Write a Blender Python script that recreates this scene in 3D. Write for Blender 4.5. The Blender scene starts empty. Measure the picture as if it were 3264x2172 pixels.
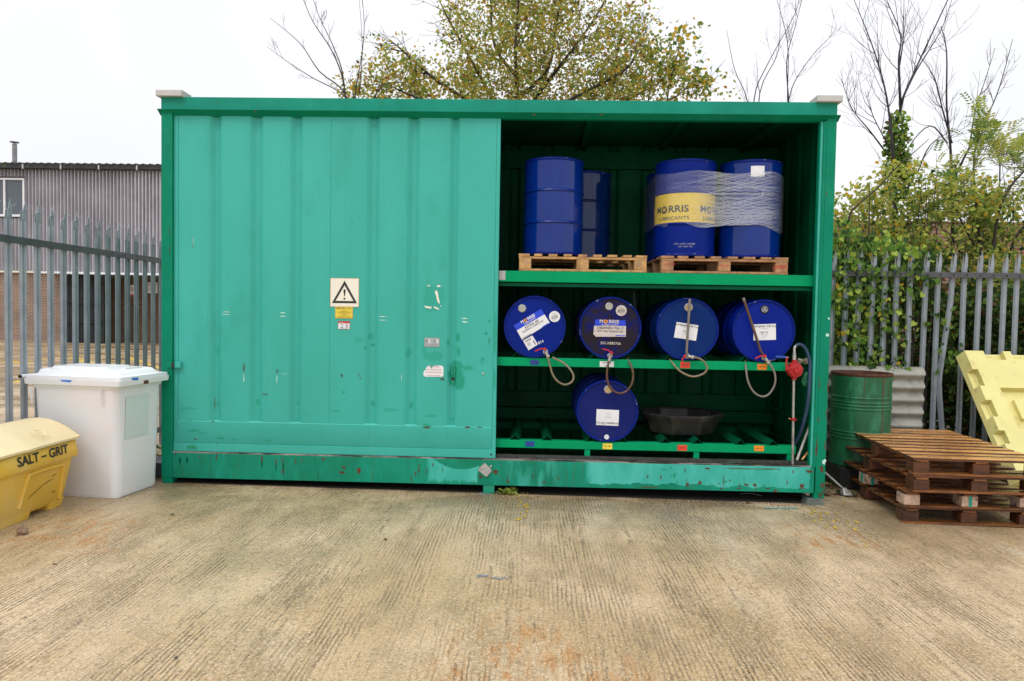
import bpy, bmesh, math, random
from mathutils import Matrix, Vector, Euler, noise
R_=math.radians
S=bpy.context.scene
# ------------------------------------------------------------------ camera, world, sun, exposure
YAW,PITCH,ROLL=-0.0291,0.0367,0.0172
CAM=Vector((.381,-6.522,1.618)); FPX=2300.0
def _rows():
    A=Matrix.Rotation(YAW,3,'Z'); B=Matrix.Rotation(PITCH,3,'X'); M=B@A
    return M
RM=_rows()
_c,_s=math.cos(ROLL),math.sin(ROLL)
cam=bpy.data.cameras.new('camera'); camo=bpy.data.objects.new('camera',cam); S.collection.objects.link(camo)
cam.sensor_fit='HORIZONTAL'; cam.sensor_width=36; cam.lens=36*FPX/3264; cam.clip_end=500; cam.clip_start=.05
_r=_c*RM[0]+_s*RM[2]; _u=-_s*RM[0]+_c*RM[2]; _f=RM[1]
camo.matrix_world=Matrix(((_r[0],_u[0],-_f[0],CAM[0]),(_r[1],_u[1],-_f[1],CAM[1]),(_r[2],_u[2],-_f[2],CAM[2]),(0,0,0,1)))
S.camera=camo
SUN_EL,SUN_AZ=R_(52),R_(-28)      # azimuth of the sun seen from the yard, measured from -Y towards +X
w=bpy.data.worlds.new('World'); S.world=w; w.use_nodes=True; nt=w.node_tree; nt.nodes.clear()
def _n(t,**k):
    n=nt.nodes.new(t)
    for a,b in k.items(): setattr(n,a,b)
    return n
out=_n('ShaderNodeOutputWorld'); mixs=_n('ShaderNodeMixShader'); b1=_n('ShaderNodeBackground'); b2=_n('ShaderNodeBackground')
sky=_n('ShaderNodeTexSky',sky_type='NISHITA'); sky.sun_disc=False; sky.sun_elevation=SUN_EL; sky.sun_rotation=math.pi-SUN_AZ
nt.links.new(sky.outputs[0],b1.inputs[0]); b1.inputs[1].default_value=.1
tc=_n('ShaderNodeTexCoord'); sp=_n('ShaderNodeSeparateXYZ'); nt.links.new(tc.outputs['Generated'],sp.inputs[0])
mr=_n('ShaderNodeMapRange'); mr.inputs[1].default_value=.38; mr.inputs[2].default_value=1; mr.inputs[3].default_value=1.09; mr.inputs[4].default_value=2.3
nt.links.new(sp.outputs[2],mr.inputs[0]); cn_=_n('ShaderNodeTexNoise'); cn_.inputs['Scale'].default_value=1.6; cn_.inputs['Detail'].default_value=3; nt.links.new(tc.outputs['Generated'],cn_.inputs[0]); cm_=_n('ShaderNodeMapRange'); cm_.inputs[1].default_value=.35; cm_.inputs[2].default_value=.65; cm_.inputs[3].default_value=.90; cm_.inputs[4].default_value=1.04; nt.links.new(cn_.outputs[0],cm_.inputs[0]); mm_=_n('ShaderNodeMath'); mm_.operation='MULTIPLY'; nt.links.new(mr.outputs[0],mm_.inputs[0]); nt.links.new(cm_.outputs[0],mm_.inputs[1]); nt.links.new(mm_.outputs[0],b2.inputs[1]); b2.inputs[0].default_value=(.955,.965,1,1)
mixs.inputs[0].default_value=.95
nt.links.new(b1.outputs[0],mixs.inputs[1]); nt.links.new(b2.outputs[0],mixs.inputs[2]); nt.links.new(mixs.outputs[0],out.inputs[0])
sl=bpy.data.lights.new('sun','SUN'); sl.energy=.9; sl.angle=R_(25); sl.color=(1,.97,.92)
so=bpy.data.objects.new('sun',sl); S.collection.objects.link(so)
sd=Vector((math.sin(SUN_AZ)*math.cos(SUN_EL),-math.cos(SUN_AZ)*math.cos(SUN_EL),math.sin(SUN_EL)))
so.rotation_euler=sd.to_track_quat('Z','Y').to_euler(); so.location=(0,-8,12)
S.view_settings.view_transform='Standard'; S.view_settings.look='None'; S.view_settings.exposure=0; S.view_settings.gamma=1
# ------------------------------------------------------------------ where a point of the photo lies, given the plane it stands in
def ray(sx,sy):
    u=(sx-1632)/FPX; v=(sy-1086)/FPX; u,v=_c*u+_s*v,-_s*u+_c*v
    return RM.transposed()@Vector((u,1,-v))
def wY(sx,sy,Y): d=ray(sx,sy); return CAM+d*((Y-CAM.y)/d.y)
def wX(sx,sy,X): d=ray(sx,sy); return CAM+d*((X-CAM.x)/d.x)
def wZ(sx,sy,Z): d=ray(sx,sy); return CAM+d*((Z-CAM.z)/d.z)
def gz(x): return -.009*(x+3)
def wG(sx,sy):
    Z=0
    for i in range(9): p=wZ(sx,sy,Z); Z=gz(p.x)
    return p
RG=dict(a1=(1570,900,3.92),a2=(2050,900,3.92),a3=(1570,1150,4.447),a4=(2050,1150,3.137),r1=(0,400,2.24),r2=(0,1000,2.09),r3=(500,260,2.613),r4=(500,1100,3.137),r5=(1000,800,2.614),r6=(1250,1300,3.928),r7=(1550,300,2.613),r8=(2050,300,2.614),b5=(2600,750,2.613),b6=(2600,1100,2.613),b7=(2550,0,1.9594),b8=(800,0,1.5206),D=(0,0,.72181),n1=(2300,1150,3.2),n4=(1000,860,7.465),n5=(1330,880,4.612))
def PX(r,x,y): o=RG[r]; return o[0]+x/o[2],o[1]+y/o[2]
def PY(r,x,y,Y): return wY(*PX(r,x,y),Y)
# ------------------------------------------------------------------ materials
def C3(r,g,b):
    f=lambda c:(c/255/12.92 if c<=10 else ((c/255+.055)/1.055)**2.4)
    return (f(r),f(g),f(b))
class NT:
    def __init__(s,name):
        s.m=bpy.data.materials.new(name); s.m.use_nodes=True; s.t=s.m.node_tree; s.t.nodes.clear()
        s.out=s.n('ShaderNodeOutputMaterial'); s.tc=s.n('ShaderNodeTexCoord'); oi=s.n('ShaderNodeObjectInfo')
        v=s.n('ShaderNodeVectorMath'); v.operation='ADD'
        k=s.n('ShaderNodeMath'); k.operation='MULTIPLY'; k.inputs[1].default_value=17; s.l(oi.outputs['Random'],k.inputs[0])
        s.l(s.tc.outputs['Object'],v.inputs[0]); s.l(k.outputs[0],v.inputs[1]); s.vec=v.outputs[0]; s.rnd=oi.outputs['Random']
    def n(s,t): return s.t.nodes.new(t)
    def l(s,a,b): s.t.links.new(a,b)
    def noise(s,scale,st=(1,1,1),detail=5,rough=.6,dist=0,vec=None):
        mp=s.n('ShaderNodeMapping'); mp.inputs['Scale'].default_value=st; s.l(vec or s.vec,mp.inputs[0])
        t=s.n('ShaderNodeTexNoise'); t.inputs['Scale'].default_value=scale; t.inputs['Detail'].default_value=detail; t.inputs['Roughness'].default_value=rough; t.inputs['Distortion'].default_value=dist
        s.l(mp.outputs[0],t.inputs[0]); return t.outputs[0]
    def ramp(s,x,a,b,lo=0,hi=1):
        t=s.n('ShaderNodeMapRange'); t.interpolation_type='SMOOTHSTEP'
        for i,v in zip((1,2,3,4),(a,b,lo,hi)): t.inputs[i].default_value=v
        s.l(x,t.inputs[0]); return t.outputs[0]
    def math(s,op,a,b=None,c=None):
        t=s.n('ShaderNodeMath'); t.operation=op
        for i,v in enumerate((a,b,c)):
            if v is None: continue
            if isinstance(v,(int,float)): t.inputs[i].default_value=v
            else: s.l(v,t.inputs[i])
        return t.outputs[0]
    def mix(s,f,a,b,mode='MIX'):
        t=s.n('ShaderNodeMix'); t.data_type='RGBA'; t.blend_type=mode
        for i,v in ((0,f),(6,a),(7,b)):
            if isinstance(v,(int,float)): t.inputs[i].default_value=v
            elif isinstance(v,tuple): t.inputs[i].default_value=(*v,1)[:4]
            else: s.l(v,t.inputs[i])
        return t.outputs[2]
    def bsdf(s,col,rough=.5,metal=0,bump=None,bd=.01,bs=1,spec=.5,**k):
        b=s.n('ShaderNodeBsdfPrincipled')
        for nme,v in (('Base Color',col),('Roughness',rough),('Metallic',metal),('Specular IOR Level',spec)):
            if isinstance(v,tuple): b.inputs[nme].default_value=(*v,1)[:4]
            elif isinstance(v,(int,float)): b.inputs[nme].default_value=v
            else: s.l(v,b.inputs[nme])
        for a,v in k.items(): b.inputs[a.replace('_',' ')].default_value=v
        if bump is not None:
            bp=s.n('ShaderNodeBump'); bp.inputs['Distance'].default_value=bd; bp.inputs['Strength'].default_value=bs
            s.l(bump,bp.inputs['Height']); s.l(bp.outputs[0],b.inputs['Normal'])
        s.l(b.outputs[0],s.out.inputs[0]); return b
def mk(name,col,rough=.5,metal=0,var=.12,vs=3,layers=(),bump=0,bscale=60,spec=.5,rv=.1,vst=(1,1,1),**k):
    """layers: (colour, scale, lo, hi, stretch, amount)"""
    t=NT(name); c=col
    nz=t.noise(vs,vst)
    c=t.mix(t.ramp(nz,.25,.75,0,1),tuple(x*(1-var) for x in col),tuple(min(1,x*(1+var)) for x in col))
    rg=t.ramp(t.noise(vs*3),.3,.7,max(0,rough-rv),min(1,rough+rv))
    for (lc,sc,lo,hi,st,am) in layers:
        f=t.ramp(t.noise(sc,st,8,.65),lo,hi,0,am); c=t.mix(f,c,lc)
    bn=t.noise(bscale,detail=3) if bump else None
    t.bsdf(c,rg,metal,bn,bump,1,spec,**k)
    return t.m
RUST=(.11,.045,.02)
DG=(0.002,.215,.118)
G_DARK=mk('green_frame_paint',DG,.42,spec=.12,var=.12,vs=2,layers=[((.03,.36,.23),1.3,.52,.72,(1,1,1),.35),((.02,.10,.06),5,.6,.75,(1,1,.25),.35),(RUST,24,.70,.76,(1,1,.6),.9)],bump=.0006,bscale=30)
G_FASCIA=mk('green_fascia_paint',(.010,.255,.178),.4,spec=.15,var=.14,vs=2,layers=[((.02,.14,.09),6,.58,.75,(1,1,.2),.5),((.06,.42,.30),3,.6,.8,(1,1,1),.4)],bump=.0005,bscale=20)
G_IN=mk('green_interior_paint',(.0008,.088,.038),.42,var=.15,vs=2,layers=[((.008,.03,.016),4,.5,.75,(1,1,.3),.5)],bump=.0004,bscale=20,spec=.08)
G_BEAM=mk('green_beam_paint',(.001,.31,.12),.45,spec=.08,var=.1,vs=4,layers=[((.02,.20,.10),9,.6,.8,(.3,1,1),.5),(RUST,30,.72,.78,(1,1,1),.7)])
G_DOOR=mk('faded_green_door_paint',(.052,.425,.350),.5,var=.06,vs=1.4,layers=[((.04,.385,.30),2.2,.55,.72,(1,1,.5),.5),((.11,.53,.45),5,.62,.8,(1,1,.25),.35),((.03,.27,.20),9,.66,.78,(1,1,.7),.4)],bump=.0006,bscale=9,spec=.25)
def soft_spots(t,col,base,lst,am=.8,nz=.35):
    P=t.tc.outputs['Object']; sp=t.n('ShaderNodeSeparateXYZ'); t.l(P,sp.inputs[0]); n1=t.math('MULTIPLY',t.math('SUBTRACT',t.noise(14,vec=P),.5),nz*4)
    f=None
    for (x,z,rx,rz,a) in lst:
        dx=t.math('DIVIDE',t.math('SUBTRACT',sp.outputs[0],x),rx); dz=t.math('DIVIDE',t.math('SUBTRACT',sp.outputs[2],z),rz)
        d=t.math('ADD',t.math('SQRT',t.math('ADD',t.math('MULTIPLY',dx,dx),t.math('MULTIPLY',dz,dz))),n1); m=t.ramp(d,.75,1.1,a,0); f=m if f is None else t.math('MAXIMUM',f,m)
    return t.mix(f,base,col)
def door_paint():
    t=NT('faded_green_door_paint'); c=t.mix(t.ramp(t.noise(1.2,(1,1,.5)),.3,.7),(.047,.40,.325),(.056,.445,.372))
    for (lc,sc,lo,hi,st,am) in [((.035,.35,.265),2.4,.52,.70,(1,1,.4),.55),((.10,.52,.44),6,.60,.78,(1.4,1,.12),.45),((.025,.25,.18),11,.64,.76,(1,1,.6),.5),((.03,.30,.22),30,.62,.74,(3,1,.25),.35)]:
        c=t.mix(t.ramp(t.noise(sc,st,8,.65),lo,hi,0,am),c,lc)
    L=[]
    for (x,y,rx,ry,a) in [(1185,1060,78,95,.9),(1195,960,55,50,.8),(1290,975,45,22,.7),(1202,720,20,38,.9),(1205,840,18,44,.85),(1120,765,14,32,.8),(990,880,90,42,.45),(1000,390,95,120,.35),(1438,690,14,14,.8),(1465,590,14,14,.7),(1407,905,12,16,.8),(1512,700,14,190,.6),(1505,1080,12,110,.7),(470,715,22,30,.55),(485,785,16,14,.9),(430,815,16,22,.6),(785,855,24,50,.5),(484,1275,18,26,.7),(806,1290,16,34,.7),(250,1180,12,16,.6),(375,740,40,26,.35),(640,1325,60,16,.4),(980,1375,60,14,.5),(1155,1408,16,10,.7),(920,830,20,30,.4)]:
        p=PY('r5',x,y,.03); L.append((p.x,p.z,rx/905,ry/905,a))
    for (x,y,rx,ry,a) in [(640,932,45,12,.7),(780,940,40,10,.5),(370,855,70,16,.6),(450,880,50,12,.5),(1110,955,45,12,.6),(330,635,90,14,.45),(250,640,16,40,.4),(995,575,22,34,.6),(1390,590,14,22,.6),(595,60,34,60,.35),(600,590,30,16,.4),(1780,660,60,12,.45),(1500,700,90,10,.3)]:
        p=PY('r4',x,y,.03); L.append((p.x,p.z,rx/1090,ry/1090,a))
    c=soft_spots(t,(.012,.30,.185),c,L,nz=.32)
    t.bsdf(c,t.ramp(t.noise(4),.3,.7,.38,.58),0,t.noise(9,detail=3),.0008,1,.25); return t.m
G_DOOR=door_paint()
G_LIT=mk('lit_green_channel_paint',(.065,.48,.385),.5,var=.08,vs=4,layers=[((.015,.30,.20),14,.54,.72,(3,1,.25),.5),((.12,.58,.50),11,.55,.75,(4,1,.3),.4),((.03,.2,.12),9,.62,.75,(1,1,2),.4)],spec=.25)  # inner channel of the right post: light on it put into a brighter green
G_WET=mk('dark_green_touch_up_paint',(.008,.30,.175),.3,var=.1,vs=8)
G_SMEAR=mk('green_smear_paint',(.03,.37,.285),.4,var=.12,vs=12)
M_RUST=mk('rust_chip',RUST,.85,var=.35,vs=60)
M_SCRATCH=mk('pale_scratch',(.55,.78,.70),.6,var=.1)
M_DARKGAP=mk('black_rubber_gap',(.012,.014,.013),.7)
M_STEEL=mk('worn_steel_track_with_gap_shade',(.42,.41,.39),.35,.6,var=.25,vs=20,layers=[((.03,.028,.025),14,.42,.58,(.15,1,1),.95)],vst=(.2,1,1))  # dark streaks: wear, strengthened to paint in the shade of the door gap
M_GRIME=mk('grimy_track_bed',(.045,.045,.04),.6,var=.4,vs=14,layers=[((.004,.25,.12),7,.6,.68,(.3,1,1),.9)])
M_CAST=mk('aluminium_corner_cap',(.50,.49,.47),.5,.1,var=.1,vs=9,layers=[((.2,.2,.19),18,.55,.8,(1,1,1),.4)])
M_LOCK=mk('stainless_lock_plate',(.47,.46,.45),.38,.4,var=.12,vs=30)
def blue(name,c,**k): return mk(name,c,k.pop('rough',.3),var=.10,vs=3,bump=.0012,bscale=4,rv=.03,spec=k.pop('spec',.12),Coat_Weight=k.pop('coat',0.0),Coat_Roughness=k.pop('cr',.08),**k)
B_DRUM=blue('deep_blue_drum_paint',(.0015,.022,.20),rough=.12,coat=.6,cr=.05,layers=[((.004,.03,.18),6,.55,.8,(1,1,.2),.5)])
B_BRIGHT=blue('bright_blue_drum_paint',(.001,.015,.21),rough=.4)
B_ROYAL=blue('royal_blue_drum_paint',(.001,.014,.24),rough=.4,layers=[((.01,.03,.2),3,.5,.8,(1,1,1),.3)])
B_DIRTY=blue('grimy_blue_drum_paint',(.004,.010,.13),rough=.45,layers=[((.020,.014,.014),4,.40,.56,(1,1,1),.92),((.10,.065,.03),30,.62,.72,(1,1,1),.5)])
B_TEAL=blue('dull_blue_drum_paint',(.001,.022,.14),rough=.4,layers=[((.02,.05,.15),4,.5,.8,(1,1,1),.5)])
B_VIOLET=blue('violet_blue_drum_paint',(.006,.014,.13),rough=.4,layers=[((.03,.025,.09),3,.45,.8,(1,1,1),.5)])
B_NAVY=blue('navy_drum_paint',(.002,.020,.12),rough=.15,coat=.6,cr=.08)
B_RIM=blue('drum_rim_paint',(.002,.014,.17),rough=.35,layers=[((.3,.3,.33),18,.6,.7,(1,1,1),.6)])
M_YEL=mk('yellow_band_print',(.72,.52,.02),.3,var=.06,vs=5)
M_WHITE=mk('white_label_paper',(.78,.78,.80),.5,var=.04,vs=9)
M_DWHITE=mk('soiled_label_paper',(.58,.52,.48),.6,var=.1,vs=20,layers=[((.13,.09,.07),30,.55,.68,(1,1,1),.7)])
M_CREAM=mk('cream_sign_board',(.84,.80,.68),.45,var=.03)
M_BLACK=mk('black_print',(.018,.018,.02),.5)
M_GREYP=mk('grey_print',(.28,.28,.30),.5)
M_RED=mk('red_print',(.55,.03,.03),.5)
M_BLUEP=mk('blue_label_print',(.01,.05,.62),.35,var=.05)
M_BLUETAG=mk('blue_tag_plastic',(.01,.055,.30),.4)
M_ORANGE=mk('orange_tag_plastic',(.85,.26,.01),.4)
M_REDTAG=mk('red_tag_plastic',(.72,.055,.02),.4)
M_YELTAG=mk('yellow_tag_plastic',(.80,.62,.06),.4)
M_SILVER=mk('silver_plate',(.42,.44,.46),.4,.3,var=.1,vs=30)
M_ORG=mk('orange_roundel_print',(.75,.30,.02),.4)
M_CHROME=mk('plated_valve_metal',(.52,.51,.48),.3,.75,var=.15,vs=40)
M_BUNG=mk('galvanised_bung',(.45,.45,.40),.4,.5,var=.2,vs=60)
M_BRASS=mk('yellowed_bung_cap',(.55,.38,.14),.5,.1,var=.25,vs=60)
M_HANDLE=mk('red_lever_coating',(.50,.012,.014),.35)
M_HOSE=mk('oily_clear_hose',(.26,.21,.13),.25,var=.15,vs=6,layers=[((.14,.10,.05),5,.45,.6,(1,1,1),.6)],Transmission_Weight=.12)
M_HOSEB=mk('brown_oil_hose',(.11,.05,.028),.22,var=.2,vs=5,layers=[((.20,.12,.05),4,.5,.65,(1,1,1),.6)],Transmission_Weight=.1)
M_HOSEG=mk('grey_oily_hose',(.20,.17,.145),.25,var=.15,vs=6)
M_PUMP=mk('red_pump_casting',(.40,.008,.012),.3,var=.2,vs=30,bump=.001,bscale=40)
M_PIPE=mk('galvanised_pipe',(.42,.40,.37),.4,.5,var=.2,vs=30,layers=[((.12,.09,.08),14,.5,.65,(1,1,.3),.8)])
M_NAVYH=mk('navy_rubber_hose',(.012,.04,.085),.4,var=.15)
M_TUB=mk('black_moulded_plastic',(.016,.014,.017),.5,var=.2,vs=6,layers=[((.06,.058,.036),5,.46,.64,(1,1,.5),.6)])
M_GLOVE=mk('green_rubber_glove',(.02,.20,.09),.5,var=.2,vs=20)
M_RAG=mk('cream_rag_cloth',(.5,.45,.33),.9,var=.15,vs=20)
def wood(name,c,dark,wet=0,rough=.6,am=.8):
    return mk(name,c,rough,var=.3,vs=9,vst=(.15,1,1),layers=[(tuple(x*.45 for x in c),1.0,.46,.60,(.25,7.3,.3),.55),(tuple(min(1,x*1.5) for x in c),22,.5,.7,(.10,1,1),.55),(dark,16,.47,.66,(.18,1,1),am),(dark,3,.5,.7,(1,1,1),am*.7),(tuple(x*.3 for x in c),45,.60,.72,(.12,1,1),.6)],bump=.0012,bscale=70)
W_NEW=wood('pale_pine_boards',(.54,.31,.12),(.28,.14,.05),am=.35)
W_PINK=wood('reddish_pine_boards',(.42,.22,.10),(.20,.09,.04),am=.4)
W_WET=wood('wet_weathered_pine_boards',(.62,.29,.085),(.07,.026,.012),rough=.3,am=.55)
W_DRK=wood('dark_wet_pine_bearers',(.24,.085,.02),(.025,.010,.006),rough=.3,am=.9)
W_BLK=wood('dark_wet_pine_blocks_and_gap_shade',(.10,.032,.012),(.02,.008,.005),rough=.4,am=.8)
W_CHIP=mk('pale_chipboard_block',(.52,.36,.27),.8,var=.2,vs=30,layers=[((.10,.05,.03),12,.55,.65,(1,1,1),.9)],bump=.002,bscale=60)
M_TEALT=mk('teal_paint_stripe',(.01,.30,.25),.5,var=.15,vs=20)
M_GALV=mk('galvanised_steel',(.29,.325,.365),.45,.35,var=.14,vs=6,layers=[((.55,.58,.62),16,.6,.74,(1,1,.35),.55),((.22,.24,.26),7,.55,.75,(1,1,.3),.5)],bump=.0008,bscale=40)
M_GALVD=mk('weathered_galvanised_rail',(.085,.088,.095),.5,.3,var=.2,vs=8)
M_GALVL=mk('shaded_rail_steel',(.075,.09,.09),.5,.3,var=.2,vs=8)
M_BINW=mk('white_bin_plastic',(.80,.825,.86),.4,var=.02,vs=2,layers=[((.87,.79,.78),1.6,.48,.62,(1,1,1.4),.5)],spec=.4,Subsurface_Weight=.0)
M_BINL=mk('white_lid_plastic',(.80,.81,.83),.35,var=.02,layers=[((.5,.48,.42),18,.68,.8,(1,1,1),.5)])
M_TAPE=mk('blue_tape',(.01,.16,.62),.4)
M_GRIT=mk('yellow_grit_bin_plastic',(.76,.46,.055),.45,var=.07,vs=2,layers=[((.72,.62,.30),1.6,.5,.7,(1,1,1),.4),((.45,.22,.04),4,.58,.72,(1,1,1),.35),((.10,.07,.03),9,.68,.80,(1,1,.4),.5)])
M_GRITL=mk('faded_yellow_lid_plastic',(.82,.66,.38),.5,var=.06,vs=2,layers=[((.30,.22,.10),8,.60,.80,(1,1,1),.35),((.75,.72,.52),3,.5,.8,(1,1,1),.5)])
M_CRACK=mk('black_crack',(.03,.02,.01),.8)
M_SPILL=mk('pale_yellow_polythene',(.67,.60,.23),.5,var=.07,vs=2,layers=[((.40,.31,.08),4,.52,.72,(1,1,.4),.6),((.14,.10,.04),10,.60,.74,(2,1,.5),.6)],bump=.002,bscale=12)
M_OLDG=mk('scuffed_green_drum_paint',(.022,.135,.06),.38,spec=.3,var=.22,vs=4,layers=[((.06,.30,.16),8,.5,.7,(1,1,.4),.6),((.15,.06,.025),15,.64,.72,(1,1,.3),.9),((.02,.07,.04),5,.55,.75,(1,1,1),.6)],bump=.001,bscale=10)
M_RUSTRIM=mk('rusty_rim',(.10,.035,.02),.7,var=.4,vs=30)
M_WATER=mk('rusty_water',(.16,.12,.09),.08,var=.2,vs=4)
M_FIBRE=mk('weathered_fibre_cement',(.33,.32,.28),.8,var=.12,vs=7,layers=[((.16,.15,.12),5,.5,.72,(1,1,.6),.6),((.26,.15,.08),4,.62,.74,(1,1,1),.5)],bump=.001,bscale=60)
M_STONE=mk('brown_stone',(.28,.18,.12),.9,var=.3,vs=40,bump=.004,bscale=60)
M_SLAB=mk('grey_packing_timber',(.14,.16,.14),.85,var=.25,vs=15,bump=.004,bscale=30)
M_BPLAS=mk('dark_grey_plastic',(.05,.055,.065),.35)
M_CYAN=mk('cyan_strap_plastic',(.01,.30,.33),.4)
M_CORR=mk('grey_steel_cladding',(.60,.58,.61),.38,.55,var=.10,vs=.9,layers=[((.62,.6,.62),2.5,.58,.7,(4,1,.3),.4),((.2,.19,.2),1.1,.5,.8,(2,1,.5),.35)])
M_ROOF=mk('mossy_cement_roof',(.035,.033,.036),.8,var=.3,vs=2,layers=[((.06,.10,.02),1.2,.55,.68,(1,1,1),.8)])
M_GLASS=mk('window_glass',(.10,.12,.145),.08,var=.1,vs=2)
M_FRAMEW=mk('white_window_frame',(.78,.78,.80),.5)
M_SOOT=mk('flue_metal',(.25,.24,.24),.5,.2,var=.3,vs=3)
M_PANELB=mk('black_cladding',(.020,.022,.026),.5,var=.3,vs=1)
M_CANOPY=mk('pale_canopy_sheet',(.70,.73,.76),.5,var=.06)
M_DOORWAY=mk('dark_opening',(.010,.010,.011),.9)
def brick(name,c1,c2,mortar,bw=.225,bh=.075,dirt=.5):
    t=NT(name)
    mp=t.n('ShaderNodeMapping'); mp.inputs['Rotation'].default_value=(R_(90),0,0); t.l(t.tc.outputs['Object'],mp.inputs[0])
    b=t.n('ShaderNodeTexBrick'); t.l(mp.outputs[0],b.inputs[0]); b.inputs['Color1'].default_value=(*c1,1); b.inputs['Color2'].default_value=(*c2,1); b.inputs['Mortar'].default_value=(*mortar,1)
    b.inputs['Scale'].default_value=1; b.inputs['Brick Width'].default_value=bw; b.inputs['Row Height'].default_value=bh; b.inputs['Mortar Size'].default_value=.013; b.inputs['Bias'].default_value=.0
    c=t.mix(t.ramp(t.noise(1.2),.35,.7),b.outputs[0],(.05,.04,.035),'MIX')
    c=t.mix(1-dirt,c,b.outputs[0]); c=t.mix(t.ramp(t.noise(30),.3,.8,0,.3),c,(.5,.35,.2))
    t.bsdf(c,.85,bump=t.math('MULTIPLY',b.outputs['Fac'],-1.0),bd=.006); return t.m
M_BRICK=brick('orange_brown_brick',(.27,.145,.10),(.21,.11,.08),(.40,.34,.29),dirt=.35)
M_BRICKD=brick('shaded_brown_brick',(.13,.065,.035),(.09,.045,.028),(.08,.06,.045),dirt=.6)  # darker copy of the brick, shade under the canopy put into its colour
M_BRICKR=brick('red_brick',(.30,.075,.045),(.22,.055,.04),(.30,.26,.22),dirt=.3)
# leaves
def leaf(name,c,var=.3):
    t=NT(name); col=t.mix(t.noise(7,detail=2),tuple(x*(1-var) for x in c),tuple(x*(1+var) for x in c))
    d=t.n('ShaderNodeBsdfPrincipled'); t.l(col,d.inputs['Base Color']); d.inputs['Roughness'].default_value=.5; d.inputs['Specular IOR Level'].default_value=.2
    tr=t.n('ShaderNodeBsdfTranslucent'); t.l(col,tr.inputs[0]); m=t.n('ShaderNodeMixShader'); m.inputs[0].default_value=.5
    t.l(d.outputs[0],m.inputs[1]); t.l(tr.outputs[0],m.inputs[2]); t.l(m.outputs[0],t.out.inputs[0]); return t.m
L_OLIVE=leaf('olive_leaf',(.42,.40,.10)); L_GREEN=leaf('green_leaf',(.17,.27,.055)); L_DGREEN=leaf('dark_green_leaf',(.045,.095,.025)); L_YEL=leaf('yellow_leaf',(.66,.44,.05)); L_ORA=leaf('orange_leaf',(.50,.20,.03)); L_BRN=leaf('brown_leaf',(.19,.10,.04))
L_LIME=leaf('lime_leaf',(.46,.52,.10)); L_IVY=leaf('ivy_leaf',(.15,.29,.045)); L_IVYL=leaf('pale_ivy_leaf',(.46,.58,.10))
M_BARK=mk('dark_bark',(.045,.036,.030),.9,var=.4,vs=10,bump=.004,bscale=40)
M_BARKP=mk('purple_grey_bark',(.032,.026,.036),.8,var=.3,vs=10)
M_TWIG=mk('thin_twig_bark',(.10,.085,.095),.8,var=.3,vs=10)
M_SOIL=mk('leaf_strewn_soil',(.05,.038,.025),.95,var=.5,vs=8,layers=[((.16,.08,.03),20,.56,.64,(1,1,1),.8),((.07,.09,.03),9,.6,.7,(1,1,1),.7)],bump=.02,bscale=25)
M_GRAV=mk('dark_wet_grit',(.035,.030,.026),.7,var=.5,vs=80)
M_GRAVL=mk('pale_grit',(.3,.28,.25),.7,var=.5,vs=80)
M_YPAINT=mk('worn_yellow_line_paint',(.55,.36,.03),.6,var=.2,vs=4)
def film():
    t=NT('stretch_wrap_film')
    a=t.noise(6,(.10,.10,24),4,.7,vec=t.tc.outputs['Object'])
    mp=t.n('ShaderNodeMapping'); mp.inputs['Rotation'].default_value=(0,R_(15),0); t.l(t.tc.outputs['Object'],mp.inputs[0])
    b=t.noise(6,(.10,.10,34),3,.7,vec=mp.outputs[0])
    mp2=t.n('ShaderNodeMapping'); mp2.inputs['Rotation'].default_value=(0,R_(-14),0); t.l(t.tc.outputs['Object'],mp2.inputs[0])
    c=t.noise(6,(.10,.10,30),3,.7,vec=mp2.outputs[0])
    k=t.math('MAXIMUM',t.ramp(a,.46,.62,0,.8),t.math('MAXIMUM',t.ramp(b,.47,.62,0,.9),t.ramp(c,.48,.64,0,.7)))
    sx_=t.n('ShaderNodeSeparateXYZ'); t.l(t.tc.outputs['Object'],sx_.inputs[0]); thick=t.math('MULTIPLY',t.ramp(sx_.outputs[0],-.42,.0,.22,1),t.ramp(sx_.outputs[0],.40,.58,1,.35))
    f=t.math('ADD',t.math('MULTIPLY',t.math('MULTIPLY',k,.46),thick),.06)
    tr=t.n('ShaderNodeBsdfTransparent'); p=t.n('ShaderNodeBsdfPrincipled'); p.inputs['Base Color'].default_value=(.85,.88,.93,1); p.inputs['Roughness'].default_value=.3; p.inputs['Specular IOR Level'].default_value=1; p.inputs['Metallic'].default_value=.45
    bp=t.n('ShaderNodeBump'); bp.inputs['Distance'].default_value=.0015; t.l(k,bp.inputs['Height']); t.l(bp.outputs[0],p.inputs['Normal'])
    m=t.n('ShaderNodeMixShader'); t.l(f,m.inputs[0]); t.l(tr.outputs[0],m.inputs[1]); t.l(p.outputs[0],m.inputs[2]); t.l(m.outputs[0],t.out.inputs[0]); return t.m
M_FILM=film()
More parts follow.
